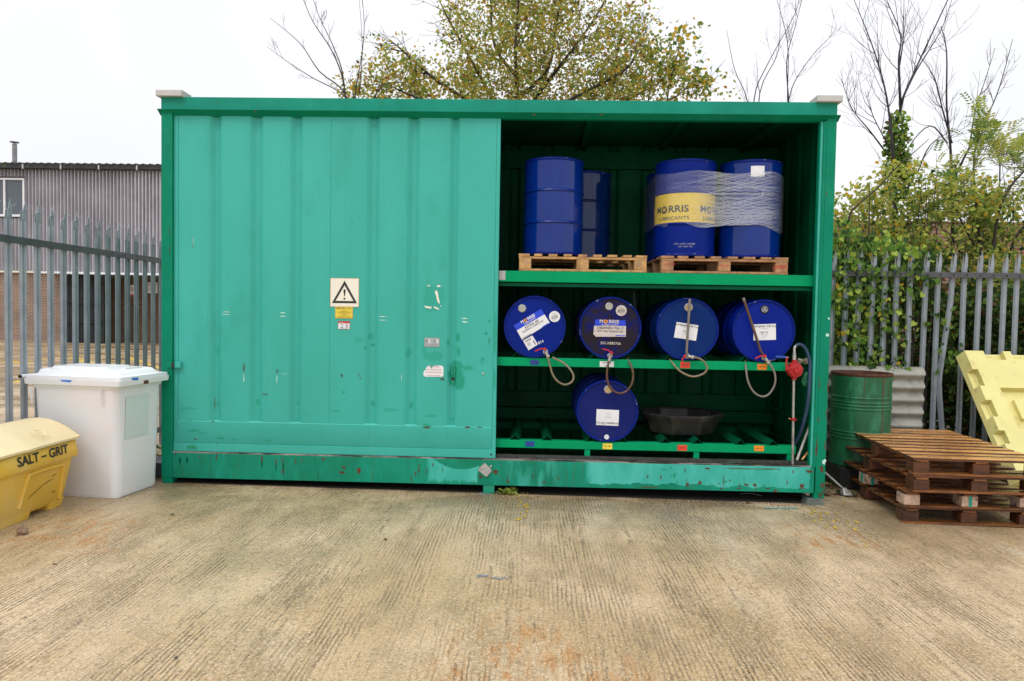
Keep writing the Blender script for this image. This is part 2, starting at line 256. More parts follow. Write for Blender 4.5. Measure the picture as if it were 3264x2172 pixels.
def concrete():
    t=NT('brushed_wet_concrete'); P=t.tc.outputs['Object']
    sx=t.n('ShaderNodeSeparateXYZ'); t.l(P,sx.inputs[0]); X,Y=sx.outputs[0],sx.outputs[1]
    def pt(x,y,r0,r1):    # soft round region on the slab
        dx=t.math('SUBTRACT',X,x); dy=t.math('SUBTRACT',Y,y)
        d=t.math('SQRT',t.math('ADD',t.math('MULTIPLY',dx,dx),t.math('MULTIPLY',dy,dy)))
        d=t.math('ADD',d,t.math('MULTIPLY',t.math('SUBTRACT',t.noise(1.8,vec=P),.5),1.6)); return t.ramp(d,r0,r1,1,0)
    base=t.mix(t.ramp(t.noise(.55,detail=4,vec=P),.35,.65),(.46,.315,.160),(.60,.445,.275))
    base=t.mix(t.ramp(t.noise(2.6,(1,.5,1),detail=6,vec=P),.42,.66,0,.6),base,(.27,.185,.090))
    base=t.mix(t.ramp(t.noise(1.5,(1,.35,1),detail=7,vec=P),.54,.72,0,.6),base,(.68,.56,.41))
    # smears of greenish damp close to the container
    near=t.ramp(Y,-1.5,-.1,0,1); wet=t.math('MULTIPLY',near,t.ramp(t.noise(1.1,(.8,1.3,1),detail=5,vec=P),.40,.60))
    base=t.mix(t.math('MULTIPLY',wet,.78),base,(.185,.130,.060))
    # rust stains
    for (x,y,r) in ((.35,-3.3,.55),(.75,-3.75,.5),(-2.9,-1.5,.6),(2.7,-1.0,.35),(.15,-3.9,.4)):
        base=t.mix(t.math('MULTIPLY',pt(x,y,r*.2,r*1.3),t.ramp(t.noise(9,(2,.5,1),vec=P),.46,.60,0,.8)),base,(.42,.17,.03))
    # brushed grooves along Y, wandering a little, worn away in patches
    wob=t.math('ADD',t.math('MULTIPLY',t.noise(1.1,(1,.35,1),detail=2,vec=P),.10),t.math('MULTIPLY',t.noise(16,(1,.35,1),detail=3,vec=P),.030))
    ph=t.math('MULTIPLY',t.math('ADD',X,wob),2*math.pi/.0265)
    g=t.ramp(t.math('ADD',t.math('SINE',ph),t.math('MULTIPLY',t.math('SUBTRACT',t.noise(75,(1,.6,1),detail=4,rough=.75,vec=P),.5),3.2)),.15,1.1,0,1)
    patch=t.ramp(t.noise(1.6,(1.2,.35,1),detail=4,vec=P),.36,.66,.0,1); brk=t.ramp(t.noise(11,(2.2,.28,1),detail=4,vec=P),.34,.58)
    cmb=t.n('ShaderNodeCombineXYZ'); t.l(t.math('ADD',X,wob),cmb.inputs[0]); t.l(Y,cmb.inputs[1])
    ir=t.ramp(t.noise(26,(1,.022,1),detail=2,rough=.8,vec=cmb.outputs[0]),.54,.68)      # score lines of uneven spacing
    g2=t.math('MULTIPLY',t.math('MULTIPLY',t.math('MULTIPLY',ir,t.ramp(t.noise(60,(1,.5,1),detail=4,rough=.75,vec=P),.38,.55,.15,1)),t.ramp(t.noise(20,(1.5,.4,1),detail=4,vec=P),.40,.60)),.75)
    gg=t.math('MAXIMUM',t.math('MULTIPLY',t.math('MULTIPLY',g,patch),brk),g2)
    base=t.mix(t.math('MULTIPLY',gg,.84),base,(.10,.060,.028))
    # aggregate speckle
    base=t.mix(t.ramp(t.noise(40,detail=6,rough=.8,vec=P),.50,.60,0,.62),base,(.17,.125,.075))
    base=t.mix(t.ramp(t.noise(85,detail=3,rough=.8,vec=P),.52,.64,0,.55),base,(.86,.73,.54))
    sp=t.n('ShaderNodeTexVoronoi'); sp.inputs['Scale'].default_value=9; t.l(P,sp.inputs[0])
    base=t.mix(t.ramp(sp.outputs['Distance'],.045,.075,.75,0),base,(.05,.04,.035))
    rough=t.math('SUBTRACT',.50,t.math('MULTIPLY',t.ramp(t.noise(.8,vec=P),.4,.62),.26))
    rough=t.math('SUBTRACT',rough,t.math('MULTIPLY',wet,.16))
    h=t.math('SUBTRACT',t.math('MULTIPLY',t.noise(70,detail=5,rough=.7,vec=P),.5),gg)
    t.bsdf(base,rough,0,h,.006,.9,.45); return t.m
M_CONC=concrete()
# ------------------------------------------------------------------ mesh helpers
ROOT={}
def tag(o,label=None,cat=None,group=None,kind=None):
    for k,v in (('label',label),('category',cat),('group',group),('kind',kind)):
        if v: o[k]=v
    return o
def thing(name,label,cat,loc=(0,0,0),rz=0,group=None,rot=None):
    o=bpy.data.objects.new(name,None); S.collection.objects.link(o); o.location=loc
    o.rotation_euler=rot if rot else (0,0,rz); o.empty_display_size=.1
    ROOT[o]=Matrix.Translation(Vector(loc))@Euler(o.rotation_euler).to_matrix().to_4x4()
    return tag(o,label,cat,group)
class MB:
    def __init__(s): s.v=[];s.f=[];s.mi=[];s.ms=[]
    def m(s,m):
        if m not in s.ms: s.ms.append(m)
        return s.ms.index(m)
    def add(s,vs,fs,m,M=None):
        k=len(s.v); s.v+=[(M@Vector(v)) if M else Vector(v) for v in vs]; i=s.m(m)
        for f in fs: s.f.append(tuple(a+k for a in f)); s.mi.append(i)
    def box(s,x0,x1,y0,y1,z0,z1,m,M=None):
        s.add([(x,y,z) for z in (z0,z1) for y in (y0,y1) for x in (x0,x1)],[(0,2,3,1),(4,5,7,6),(0,1,5,4),(2,6,7,3),(0,4,6,2),(1,3,7,5)],m,M)
    def tube(s,pts,r,m,n=8,cap=True):
        pts=[Vector(p) for p in pts]; rs=r if isinstance(r,(list,tuple)) else [r]*len(pts); up=None; rings=[]
        for i,p in enumerate(pts):
            a=pts[max(0,i-1)]; b=pts[min(len(pts)-1,i+1)]; t=(b-a)
            t=t.normalized() if t.length>1e-9 else Vector((0,0,1))
            if up is None: up=t.orthogonal().normalized()
            up=(up-t*up.dot(t)); up=up.normalized() if up.length>1e-6 else t.orthogonal().normalized()
            q=t.cross(up); rings.append([p+(up*math.cos(2*math.pi*j/n)+q*math.sin(2*math.pi*j/n))*rs[i] for j in range(n)])
        vs=[v for R in rings for v in R]; fs=[(i*n+j,i*n+(j+1)%n,(i+1)*n+(j+1)%n,(i+1)*n+j) for i in range(len(rings)-1) for j in range(n)]
        if cap: fs+=[tuple(range(n))[::-1],tuple((len(rings)-1)*n+j for j in range(n))]
        s.add(vs,fs,m)
    def cyl(s,p0,p1,r,m,n=16): s.tube([p0,p1],r,m,n)
    def lathe(s,prof,m,M=None,n=48,a0=0,a1=None):
        full=a1 is None; a1=a0+2*math.pi if full else a1; k=n if full else n+1; vs=[]
        for (r,z) in prof:
            for j in range(k): a=a0+(a1-a0)*j/n; vs.append((r*math.cos(a),r*math.sin(a),z))
        fs=[(i*k+j,i*k+(j+1)%k,(i+1)*k+(j+1)%k,(i+1)*k+j) for i in range(len(prof)-1) for j in range(n)]
        s.add(vs,fs,m,M)
    def prism(s,poly,a,b,m,axis='y',M=None):   # poly of 2D points; axis extruded from a to b
        f={'y':lambda p,t:(p[0],t,p[1]),'x':lambda p,t:(t,p[0],p[1]),'z':lambda p,t:(p[0],p[1],t)}[axis]; n=len(poly)
        s.add([f(p,a) for p in poly]+[f(p,b) for p in poly],[tuple(range(n)),tuple(range(2*n-1,n-1,-1))]+[(i,i+n,(i+1)%n+n,(i+1)%n) for i in range(n)],m,M)
    def strip(s,line,z0,z1,m,axis='z',M=None):  # open polyline extruded to a sheet
        f={'z':lambda p,t:(p[0],p[1],t),'x':lambda p,t:(t,p[0],p[1]),'y':lambda p,t:(p[0],t,p[1])}[axis]; n=len(line)
        s.add([f(p,z0) for p in line]+[f(p,z1) for p in line],[(i,i+1,i+1+n,i+n) for i in range(n-1)],m,M)
    def loft(s,secs,m,n=4,capb=True,capt=True,M=None):  # rounded rectangles (cx,cy,hx,hy,z,rad)
        vs=[]
        for (cx,cy,hx,hy,z,rad) in secs:
            for (sx,sy,a) in ((1,1,0),(-1,1,90),(-1,-1,180),(1,-1,270)):
                for j in range(n+1): t=R_(a+90*j/n); vs.append((cx+sx*(hx-rad)+rad*math.cos(t),cy+sy*(hy-rad)+rad*math.sin(t),z))
        k=4*(n+1); fs=[(i*k+j,i*k+(j+1)%k,(i+1)*k+(j+1)%k,(i+1)*k+j) for i in range(len(secs)-1) for j in range(k)]
        if capb: fs.append(tuple(range(k))[::-1])
        if capt: fs.append(tuple((len(secs)-1)*k+j for j in range(k)))
        s.add(vs,fs,m,M)
    def flat(s,pts,m): s.add(pts,[tuple(range(len(pts)))],m)
    def text(s,body,size,m,M,align='CENTER',bold=0,stretch=1,bend=None):
        c=bpy.data.curves.new('t','FONT'); c.body=body; c.size=size; c.align_x=align; c.align_y='CENTER'; c.offset=bold*size; c.resolution_u=3
        o=bpy.data.objects.new('t',c); me=bpy.data.meshes.new_from_object(o)
        vs=[Vector((v.co.x*stretch,v.co.y,0)) for v in me.vertices]
        if bend: vs=[Vector(bend(v)) for v in vs]
        s.add(vs,[tuple(p.vertices) for p in me.polygons],m,M); bpy.data.objects.remove(o); bpy.data.curves.remove(c); bpy.data.meshes.remove(me)
    def build(s,name,parent=None,smooth=None,bevel=0,fix=True,local=False,seg=2):
        me=bpy.data.meshes.new(name); vs=s.v
        if parent is not None:
            r=parent
            while r.parent: r=r.parent
            if not local and r in ROOT: inv=ROOT[r].inverted(); vs=[inv@v for v in vs]
        me.from_pydata([tuple(v) for v in vs],[],s.f)
        for m in s.ms: me.materials.append(m)
        me.polygons.foreach_set('material_index',s.mi)
        if fix:
            bm=bmesh.new(); bm.from_mesh(me); bmesh.ops.recalc_face_normals(bm,faces=bm.faces); bm.to_mesh(me); bm.free()
        if smooth: me.shade_smooth(); me.set_sharp_from_angle(angle=R_(smooth))
        me.validate(); me.update()
        o=bpy.data.objects.new(name,me); S.collection.objects.link(o)
        if parent is not None: o.parent=parent
        if bevel:
            b=o.modifiers.new('bevel','BEVEL'); b.width=bevel; b.segments=seg; b.limit_method='ANGLE'; b.angle_limit=R_(40); b.harden_normals=False
        return o
def copy_tree(o,parent=None):
    c=o.copy(); S.collection.objects.link(c)
    if parent is not None: c.parent=parent
    for ch in list(o.children): copy_tree(ch,c)
    return c
FACE=Matrix(((1,0,0,0),(0,0,-1,0),(0,1,0,0),(0,0,0,1)))   # text plane XY -> world XZ, facing -Y
def face(x,y,z,rot=0): return Matrix.Translation((x,y,z))@FACE@Matrix.Rotation(rot,4,'Z')
def blob(pts,k=3,amp=.12,seed=0,y=None):
    """wobble a closed outline of world points in the XZ plane"""
    rd=random.Random(seed); pts=[Vector(p) for p in pts]; res=[]; n=len(pts)
    c=sum(pts,Vector())/n; sz=max((p-c).length for p in pts)
    for i in range(n):
        a,b=pts[i],pts[(i+1)%n]
        for j in range(k):
            p=a.lerp(b,j/k); q=p+Vector((rd.uniform(-1,1),0,rd.uniform(-1,1)))*sz*amp*(.5 if j else .25); res.append(q)
    return res
def smooth_path(pts,k=8):
    pts=[Vector(p) for p in pts]; P=[pts[0]*2-pts[1]]+pts+[pts[-1]*2-pts[-2]]; o=[]
    for i in range(1,len(P)-2):
        for j in range(k):
            t=j/k; a,b,c,d=P[i-1:i+3]; o.append(.5*((2*b)+(-a+c)*t+(2*a-5*b+4*c-d)*t*t+(-a+3*b-3*c+d)*t**3))
    o.append(pts[-1]); return o
rnd=random.Random(11)
# ------------------------------------------------------------------ ground
def ground_sheet(name,x0,x1,y0,y1,lift,m,nx=2,ny=2,kind='structure'):
    b=MB(); vs=[];fs=[]
    for j in range(ny+1):
        for i in range(nx+1):
            x=x0+(x1-x0)*i/nx; vs.append((x,y0+(y1-y0)*j/ny,gz(x)+lift))
    for j in range(ny):
        for i in range(nx): a=j*(nx+1)+i; fs.append((a,a+1,a+nx+2,a+nx+1))
    b.add(vs,fs,m); return tag(b.build(name),kind=kind)
ground_sheet('concrete_yard',-90,90,-30,120,0,M_CONC,4,4)
ground_sheet('soil_strip',3.06,14,1.15,16,.012,M_SOIL,4,4)
ln=MB()
for (p,q,wd) in [((0,326),(420,300),.10),((60,462),(300,425),.10),((380,276),(1080,300),.10),((410,300),(1080,330),.10),((480,290),(640,345),.10),((840,290),(1100,375),.10),((30,318),(200,340),.1)]:
    a=wG(*PX('r2',*p)); c=wG(*PX('r2',*q)); d=(c-a).normalized(); nrm=Vector((-d.y,d.x,0))*wd*.8
    ln.add([(v.x,v.y,gz(v.x)+.005) for v in (a-nrm,c-nrm,c+nrm,a+nrm)],[(0,1,2,3)],M_YPAINT)
tag(ln.build('painted_yard_lines'),kind='structure')
ln=MB(); rr=random.Random(4)
for (px,py,k,s) in [(1203,1150,16,.02),(1203,1180,10,.02),(1880,1185,16,.03),(1915,1200,12,.03),(1960,1210,8,.03),(2000,1250,6,.02)]:
    for i in range(k):
        g=wG(*PX('D',px+rr.uniform(-9,9)*(1+s*20),py+rr.uniform(-18,18))); r=rr.uniform(.004,.016)
        ln.add([(g.x+r*math.cos(t)*rr.uniform(.5,1.2),g.y+2.2*r*math.sin(t)*rr.uniform(.5,1.3),gz(g.x)+.0045) for t in [i*1.05 for i in range(6)]],[tuple(range(6))],M_YPAINT)
tag(ln.build('worn_yellow_paint_marks'),kind='structure')
ln=MB()
for i in range(26):
    px=rr.choice([rr.uniform(1098,1120),rr.uniform(1125,1168)]); g=wG(*PX('D',px,(1326 if px<1122 else 1332)+rr.uniform(-2.5,2.5))); r=rr.uniform(.004,.013)
    ln.add([(g.x+1.6*r*math.cos(t)*rr.uniform(.5,1.2),g.y+r*math.sin(t)*rr.uniform(.5,1.3),gz(g.x)+.0045) for t in [i*1.05 for i in range(6)]],[tuple(range(6))],M_GREYP)
tag(ln.build('grey_scuff_marks'),kind='structure')
# ------------------------------------------------------------------ storage container
W=3.03; H=3.533; DEP=1.56
ct=thing('storage_container','large green steel drum storage container with its left sliding door shut and right bay open','storage container',(0,DEP/2,0))
def offs(rd): return rd.uniform(-1,1)
def chips(b,pts,Y,m=M_RUST,seed=0,s=1):
    rd=random.Random(seed)
    for (r,x,y,wd,h) in pts:
        c=PY(r,x,y,Y); wd*=s*(1.4 if wd<.03 else 1); h*=s*(1.4 if h<.03 else 1)
        ks=[rd.uniform(.45,1.25) for _ in range(11)]; b.flat([c+Vector((wd*q_*math.cos(k*.5712),0,h*q_*math.sin(k*.5712))) for k,q_ in enumerate(ks)],m)
# corner posts
b=MB(); b.box(-W,-2.928,0,.11,.055,3.40,G_DARK); b.box(-W+.004,-2.93,.004,.104,.0,.055,G_DARK)
chips(b,[('r4',185,1100,.003,.02),('r3',105,1250,.002,.06),('r3',107,1400,.003,.05)],-.001,M_GRIME,3)
b.build('corner_post',ct,bevel=.004)
b=MB(); b.box(2.945,W,0,.11,.055,3.40,G_DARK); b.box(2.90,2.9445,.022,.045,.285,3.37,G_LIT); b.box(2.935,W-.004,.004,.104,.0,.055,G_DARK)
b.box(2.893,2.8995,.02,.075,.285,3.37,G_DARK); b.box(2.92,2.944,.0,.0215,.285,3.37,G_DARK)
chips(b,[('n1',1020,1110,.012,.03),('n1',1020,1275,.010,.02),('n1',1005,1370,.010,.03),('n1',1040,1270,.006,.03),('n1',975,860,.004,.09),('n1',990,600,.004,.03),('n1',1000,240,.003,.05),('n1',1055,870,.004,.05),('n1',1070,540,.004,.05),('n1',1085,270,.004,.06),('n1',1040,1340,.006,.03),('n1',965,930,.005,.05),('r8',1527,835,.005,.012)],-.001,M_RUST,5)
chips(b,[('n1',1045,1030,.03,.05),('a2',2300,660,.018,.02),('a2',2320,455,.012,.012)],-.0006,M_SCRATCH,6,.6)
b.build('corner_post',ct,bevel=.004)
# fascia, lip, corner caps, roof, walls
b=MB(); b.box(-W,W,.0,.10,3.417,H,G_FASCIA)
b.prism([(-.034,3.412),(-.034,3.416),(0,3.4165),(.09,3.4165),(.09,3.372),(.03,3.372)],-W-.022,W+.022,G_DARK,'x')
chips(b,[('r3',820,250,.012,.006),('r7',395,172,.02,.006),('r3',500,170,.003,.006),('r7',960,170,.03,.004)],-.036,M_RUST,8,.8)
b.build('roof_beam',ct,bevel=.004)
for x0,x1 in ((-W-.03,-W+.215),(W-.195,W+.03)):
    b=MB(); b.prism([(x0,H-.005),(x0,H+.052),(x1,H+.052),(x1-.01*(1 if x0<0 else 0),H-.005)],-.045,.14,M_CAST,'y'); b.build('corner_cap',ct,bevel=.006)
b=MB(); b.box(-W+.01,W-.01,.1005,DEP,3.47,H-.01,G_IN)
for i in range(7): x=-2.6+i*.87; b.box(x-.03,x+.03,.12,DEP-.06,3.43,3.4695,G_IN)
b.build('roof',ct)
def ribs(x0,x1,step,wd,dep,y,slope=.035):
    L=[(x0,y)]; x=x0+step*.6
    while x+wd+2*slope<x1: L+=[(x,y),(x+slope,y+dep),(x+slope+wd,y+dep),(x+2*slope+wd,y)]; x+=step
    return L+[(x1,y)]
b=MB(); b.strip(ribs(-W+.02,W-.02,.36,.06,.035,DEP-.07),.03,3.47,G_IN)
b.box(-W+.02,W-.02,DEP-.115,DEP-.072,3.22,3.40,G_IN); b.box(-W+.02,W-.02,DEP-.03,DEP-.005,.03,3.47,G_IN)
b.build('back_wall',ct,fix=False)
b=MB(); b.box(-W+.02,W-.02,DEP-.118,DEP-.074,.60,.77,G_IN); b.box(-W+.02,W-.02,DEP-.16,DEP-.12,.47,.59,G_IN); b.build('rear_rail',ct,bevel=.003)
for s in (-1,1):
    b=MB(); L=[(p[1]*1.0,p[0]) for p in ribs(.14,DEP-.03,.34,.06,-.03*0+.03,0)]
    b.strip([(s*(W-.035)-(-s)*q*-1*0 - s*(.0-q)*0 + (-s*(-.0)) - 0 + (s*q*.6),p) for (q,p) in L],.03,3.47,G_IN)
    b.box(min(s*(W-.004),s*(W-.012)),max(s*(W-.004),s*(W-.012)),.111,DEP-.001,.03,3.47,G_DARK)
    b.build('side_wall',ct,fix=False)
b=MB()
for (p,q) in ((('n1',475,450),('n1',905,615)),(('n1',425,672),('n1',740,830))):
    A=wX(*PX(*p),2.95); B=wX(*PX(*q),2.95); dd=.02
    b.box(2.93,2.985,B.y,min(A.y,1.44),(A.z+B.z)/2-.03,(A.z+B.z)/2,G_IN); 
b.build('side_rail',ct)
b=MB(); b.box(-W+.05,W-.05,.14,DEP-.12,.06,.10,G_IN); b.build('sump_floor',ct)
# sill beam with tracks, patches of faded paint and rust
def sill_paint():
    t=NT('sill_paint_with_faded_patches'); P=t.tc.outputs['Object']; sp=t.n('ShaderNodeSeparateXYZ'); t.l(P,sp.inputs[0]); X,Z=sp.outputs[0],sp.outputs[2]
    c=t.mix(t.ramp(t.noise(1.4),.35,.65),(.001,.20,.11),(.004,.27,.165)); c=t.mix(t.ramp(t.noise(7,(1,1,.3),7,.65),.5,.7,0,.55),c,(.006,.36,.26)); c=t.mix(t.ramp(t.noise(9,(3,1,.14),6,.6),.54,.72,0,.5),c,(.012,.10,.06))
    c=t.mix(t.ramp(t.noise(16,(3,1,.10),6,.6),.60,.74,0,.55),c,(.10,.06,.03))
    edge=t.math('MULTIPLY',t.math('SUBTRACT',t.noise(8,(1,1,.6),6,.6,vec=P),.5),.10); br=t.math('MULTIPLY',t.math('SUBTRACT',t.noise(34,(2.5,1,.12),4,.6,vec=P),.5),.10)
    def band(v,a,b_,s0,s1): return t.math('MULTIPLY',t.ramp(v,a-s0,a+s0,0,1),t.ramp(v,b_-s1,b_+s1,1,0))
    xa0,xa1=PY('r6',455,850,0).x,PY('r6',1075,850,0).x; xb0,xb1=PY('a4',-560,1150,0).x,PY('a4',1670,1150,0).x
    Xe=t.math('ADD',X,edge); ze=t.math('ADD',Z,br)
    arc=t.math('MULTIPLY',t.math('SUBTRACT',X,(xa0+xa1)/2+.07),t.math('SUBTRACT',X,(xa0+xa1)/2+.07)); zt_=t.math('ADD',t.math('MULTIPLY',arc,1.35),.195)   # top edge of the first patch hangs like a swag
    pa=t.math('MULTIPLY',band(Xe,xa0,xa1,.012,.008),t.math('MULTIPLY',t.ramp(t.math('SUBTRACT',zt_,t.math('ADD',Z,t.math('MULTIPLY',edge,.12))),-.003,.006,0,1),t.ramp(ze,.062,.100,0,1)))
    zsc=t.math('ADD',Z,t.math('MULTIPLY',t.math('SUBTRACT',t.noise(5.5,(1,1,.01),3,.6,vec=P),.5),.12))
    pb=t.math('MULTIPLY',band(Xe,xb0,xb1,.035,.006),t.ramp(zsc,.094,.100,0,1))
    pc=t.math('MULTIPLY',band(Xe,.16,.62,.12,.12),t.ramp(t.noise(5,(1.6,1,.5),5,.6,vec=P),.42,.62,0,.6))
    f=t.math('MAXIMUM',t.math('MAXIMUM',pa,pb),pc)
    light=t.mix(t.ramp(t.noise(5,(1,1,.5),6,.6),.35,.7),(.04,.42,.33),(.085,.52,.44)); light=t.mix(t.ramp(t.noise(26,(3,1,.12),5,.6),.54,.72,0,.45),light,(.02,.33,.23)); light=t.mix(t.ramp(t.noise(7,(1,1,1),6,.7),.60,.72,0,.5),light,(.05,.26,.20))
    c=t.mix(f,c,light); t.bsdf(c,t.ramp(t.noise(5),.3,.7,.35,.6),0,t.noise(18,detail=4),.0008,1,.25); return t.m
b=MB(); b.box(-2.9275,2.9345,.004,.10,.052,.286,sill_paint())
Y=.003
def px_poly(r,pts): return [PY(r,x,y,Y) for x,y in pts]
Y=.0015
chips(b,[('a4',440,1235,.012,.012),('a4',435,1200,.002,.03),('a4',570,1220,.014,.016),('a4',755,1228,.005,.005),('a4',805,1210,.003,.05),('a4',785,1278,.014,.006),('a4',965,1250,.004,.02),('a4',960,1280,.03,.003),('a4',1025,1240,.017,.008),('a4',1117,1245,.011,.014),('a4',1245,1277,.018,.004),('a4',1440,1215,.004,.02),('a4',1500,1112,.004,.012),('a4',1590,1250,.014,.014),('a4',1600,1278,.04,.003),('a4',640,1078,.025,.006),('a4',1000,1080,.22,.0035),('a4',1300,1083,.12,.0035),('a4',1660,1108,.022,.010),('a4',1320,1305,.014,.01),('a4',420,1090,.003,.018),('a4',180,1170,.005,.018),('a4',45,1160,.006,.01),('a4',868,1200,.004,.01),('a4',60,1265,.16,.003),
 ('r6',1295,805,.018,.016),('r6',1110,865,.012,.01),('r6',1448,890,.003,.03),('r6',1450,930,.012,.008),('r6',338,740,.003,.035),('r6',335,800,.008,.005),('r6',427,800,.003,.02),('r6',240,890,.003,.025),('r6',252,930,.008,.004),('r6',512,710,.004,.03),('r6',632,770,.002,.03),('r6',1760,850,.003,.02),('r6',1900,932,.03,.003),('r6',2080,890,.012,.004),('r6',2060,855,.025,.002),
 ('r4',1262,1265,.011,.008),('r4',1840,1275,.016,.008),('r4',800,1215,.004,.005),('r4',1050,1140,.005,.02),('r4',1190,1165,.003,.03),('r4',1262,1145,.004,.03),('r4',595,1120,.005,.02),('r4',420,1120,.004,.012),('r4',1870,1225,.012,.01),('r4',770,1310,.002,.03),('r4',1660,1142,.014,.006),('r4',1450,1150,.003,.02),('D',825,1085,.014,.022),('D',790,1088,.012,.008),('D',955,1090,.004,.03),('D',680,1062,.004,.02)],Y,M_RUST,12)
for (r,x,y,wd,h) in [('r4',1050,1190,.004,.05),('r4',1190,1210,.003,.06),('r4',1262,1230,.004,.08),('r4',230,1160,.006,.05),('r4',300,1150,.006,.04)]:
    chips(b,[(r,x,y,wd,h)],Y+.0007,G_IN,2)
chips(b,[('a4',1010,1190,.002,.05),('a4',210,1090,.02,.006),('a4',315,1140,.008,.02),('a4',340,1215,.005,.01),('a4',340,1250,.007,.007),('a4',825,1210,.014,.010),('a4',1205,1245,.009,.009),('a4',270,1075,.009,.01),('a4',285,1150,.01,.006)],Y+.0004,G_WET,14)
b.build('sill_beam',ct,bevel=.004)
b=MB(); b.box(-.049,.052,.01,.10,-.022,.0515,G_WET); b.box(-.10,.10,.006,.10,.0516,.060,G_WET); b.build('middle_foot',ct,bevel=.003)
b=MB(); b.box(-2.9275,2.9,.0045,.019,.286,.298,M_STEEL); b.box(-2.9275,2.9,.034,.046,.286,.300,M_STEEL); b.box(-2.9275,2.9,.019,.034,.286,.288,M_GRIME); b.box(-2.9275,2.9,.046,.078,.286,.2885,M_GRIME); b.box(-2.9275,2.9,.078,.10,.286,.325,M_GRIME)
b.build('door_track',ct)
# interior beams, shelves, angle rails
def beam(name,zt,h,x1=2.9,m=G_BEAM,seed=0):
    b=MB(); b.box(-2.9,x1,.101,.145,zt-h,zt,m); b.box(-2.9,x1,.1451,.19,zt-.006,zt-.0005,m); b.box(-2.9,x1,.1451,.19,zt-h,zt-h+.006,m)
    chips(b,[('r7',985,1528,.014,.002),('r8',300,1560,.02,.002)] if zt>1.9 else [('a2',960,1040,.003,.003),('a2',1985,1045,.01,.002)],.1,M_RUST,seed)
    return b.build(name,ct,bevel=.003)
beam('shelf_beam',2.014,.10,2.925); beam('shelf_beam',1.219,.077,2.72); beam('shelf_beam',.456,.072,2.80)
b=MB(); b.box(.058,.118,.0985,.1005,1.93,2.012,M_LOCK); b.build('beam_end_plate',ct)
b=MB(); b.box(-2.9,2.93,.19,DEP-.12,1.985,2.006,G_IN); b.box(-2.9,2.9,DEP-.18,DEP-.12,1.90,1.984,G_IN); b.box(-2.9,2.9,.12,.16,1.875,1.905,G_IN); b.build('upper_shelf',ct)
for zt in (1.219,.456):
    b=MB(); b.box(-2.9,2.9,DEP-.40,DEP-.36,zt-.06,zt+.002,G_IN); b.build('rear_shelf_beam',ct,bevel=.003)
def vrail(x,zt):
    b=MB(); y0,y1=.104,.104+1.06; hw,hh,t=.042,.046,.005
    for s in (-1,1): b.prism([(0,hh),(s*hw,0),(s*(hw+t),0),(0,hh+t)],y0,y1,G_IN,'y',Matrix.Translation((x,0,zt+.001)))
    b.box(x-.30 if 0 else x-hw,x+hw,y0+.3,y0+.31,zt-.03,zt,G_IN); b.build('angle_rail',ct)
RL=[PY('a3',320,1075,.104).x,PY('a3',775,1090,.104).x,PY('a3',1385,1105,.104).x,PY('a3',1845,1110,.104).x,PY('a4',225,795,.104).x,PY('a4',547,797,.104).x,PY('a4',978,803,.104).x,PY('a4',1300,803,.104).x]
RM2=[PY('a1',300,930,.104).x,PY('a1',735,930,.104).x,PY('a1',1268,925,.104).x,PY('a1',1675,935,.104).x,PY('a2',330,945,.104).x,PY('a2',740,945,.104).x,PY('a2',1270,965,.104).x,PY('a2',1670,970,.104).x]
for x in RL: vrail(x,.456)
for x in RM2: vrail(x,1.219)
for x in (.9,1.9,2.75): b=MB(); b.box(x-.025,x+.025,.107,.143,.10,.383,G_BEAM); b.build('shelf_leg',ct)
b=MB(); b.box(2.72,2.925,.16,.18,1.10,1.219,G_IN); b.build('bracket_plate',ct,bevel=.002)
# tags on the beams
def tagplate(r,x0,x1,y0,y1,Y,m,txts,ink=M_BLACK,parent=ct,name='tag_plate'):
    A=PY(r,x0,y0,Y); B=PY(r,x1,y1,Y); b=MB(); b.box(A.x,B.x,Y-.003,Y,B.z,A.z,m)
    h=(A.z-B.z)/len(txts)
    for i,t in enumerate(txts):
        sz=min(h*.62,(B.x-A.x)/max(3,len(t))*1.35); b.text(t,sz,ink,face((A.x+B.x)/2,Y-.0038,A.z-h*(i+.5)),bold=.012)
    return b.build(name,parent)
TY=.1005
tagplate('a1',470,578,972,1035,TY,M_BLUETAG,['TX 68']); tagplate('a1',1340,1515,988,1060,TY,M_WHITE,['LIQUIMATIC','NO. 1'])
tagplate('a2',465,585,998,1075,TY,M_REDTAG,['HLP 46']); tagplate('a2',1427,1543,1020,1095,TY,M_ORANGE,['HLP 32'])
tagplate('a3',465,592,1140,1218,TY,M_BLUETAG,['TX 68']); tagplate('a3',1562,1695,1172,1257,TY,M_YELTAG,['VG 150'])
tagplate('a4',343,437,843,902,TY,M_REDTAG,['HLP 46']); tagplate('a4',1110,1205,850,906,TY,M_ORANGE,['HLP 32'])
# sliding door
DX0,DX1,DY,DZ0=-2.926,.056,.030,.300
b=MB(); gro=[(-2.596,-2.496),(-2.224,-2.114),(-1.854,-1.749),(-1.154,-1.044),(-.785,-.681),(-.401,-.319)]
L=[(DX0,DY),(-2.888,DY),(-2.885,DY+.005),(-2.88,DY)]
for i,(a,c) in enumerate(gro):
    if i==3: L+=[(-1.482,DY),(-1.480,DY+.003),(-1.478,DY)]
    L+=[(a-.006,DY),(a+.002,DY+.004),(a+.034,DY+.036),(a+.042,DY+.040),(c-.030,DY+.040),(c-.022,DY+.036),(c+.006,DY+.004),(c+.014,DY)]
L+=[(.020,DY),(.022,DY+.004),(.025,DY),(DX1-.004,DY),(DX1,DY+.004),(DX1,DY+.058)]
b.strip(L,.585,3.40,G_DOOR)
b.box(DX0,DX1,DY+.045,DY+.058,DZ0,3.40,G_DOOR)
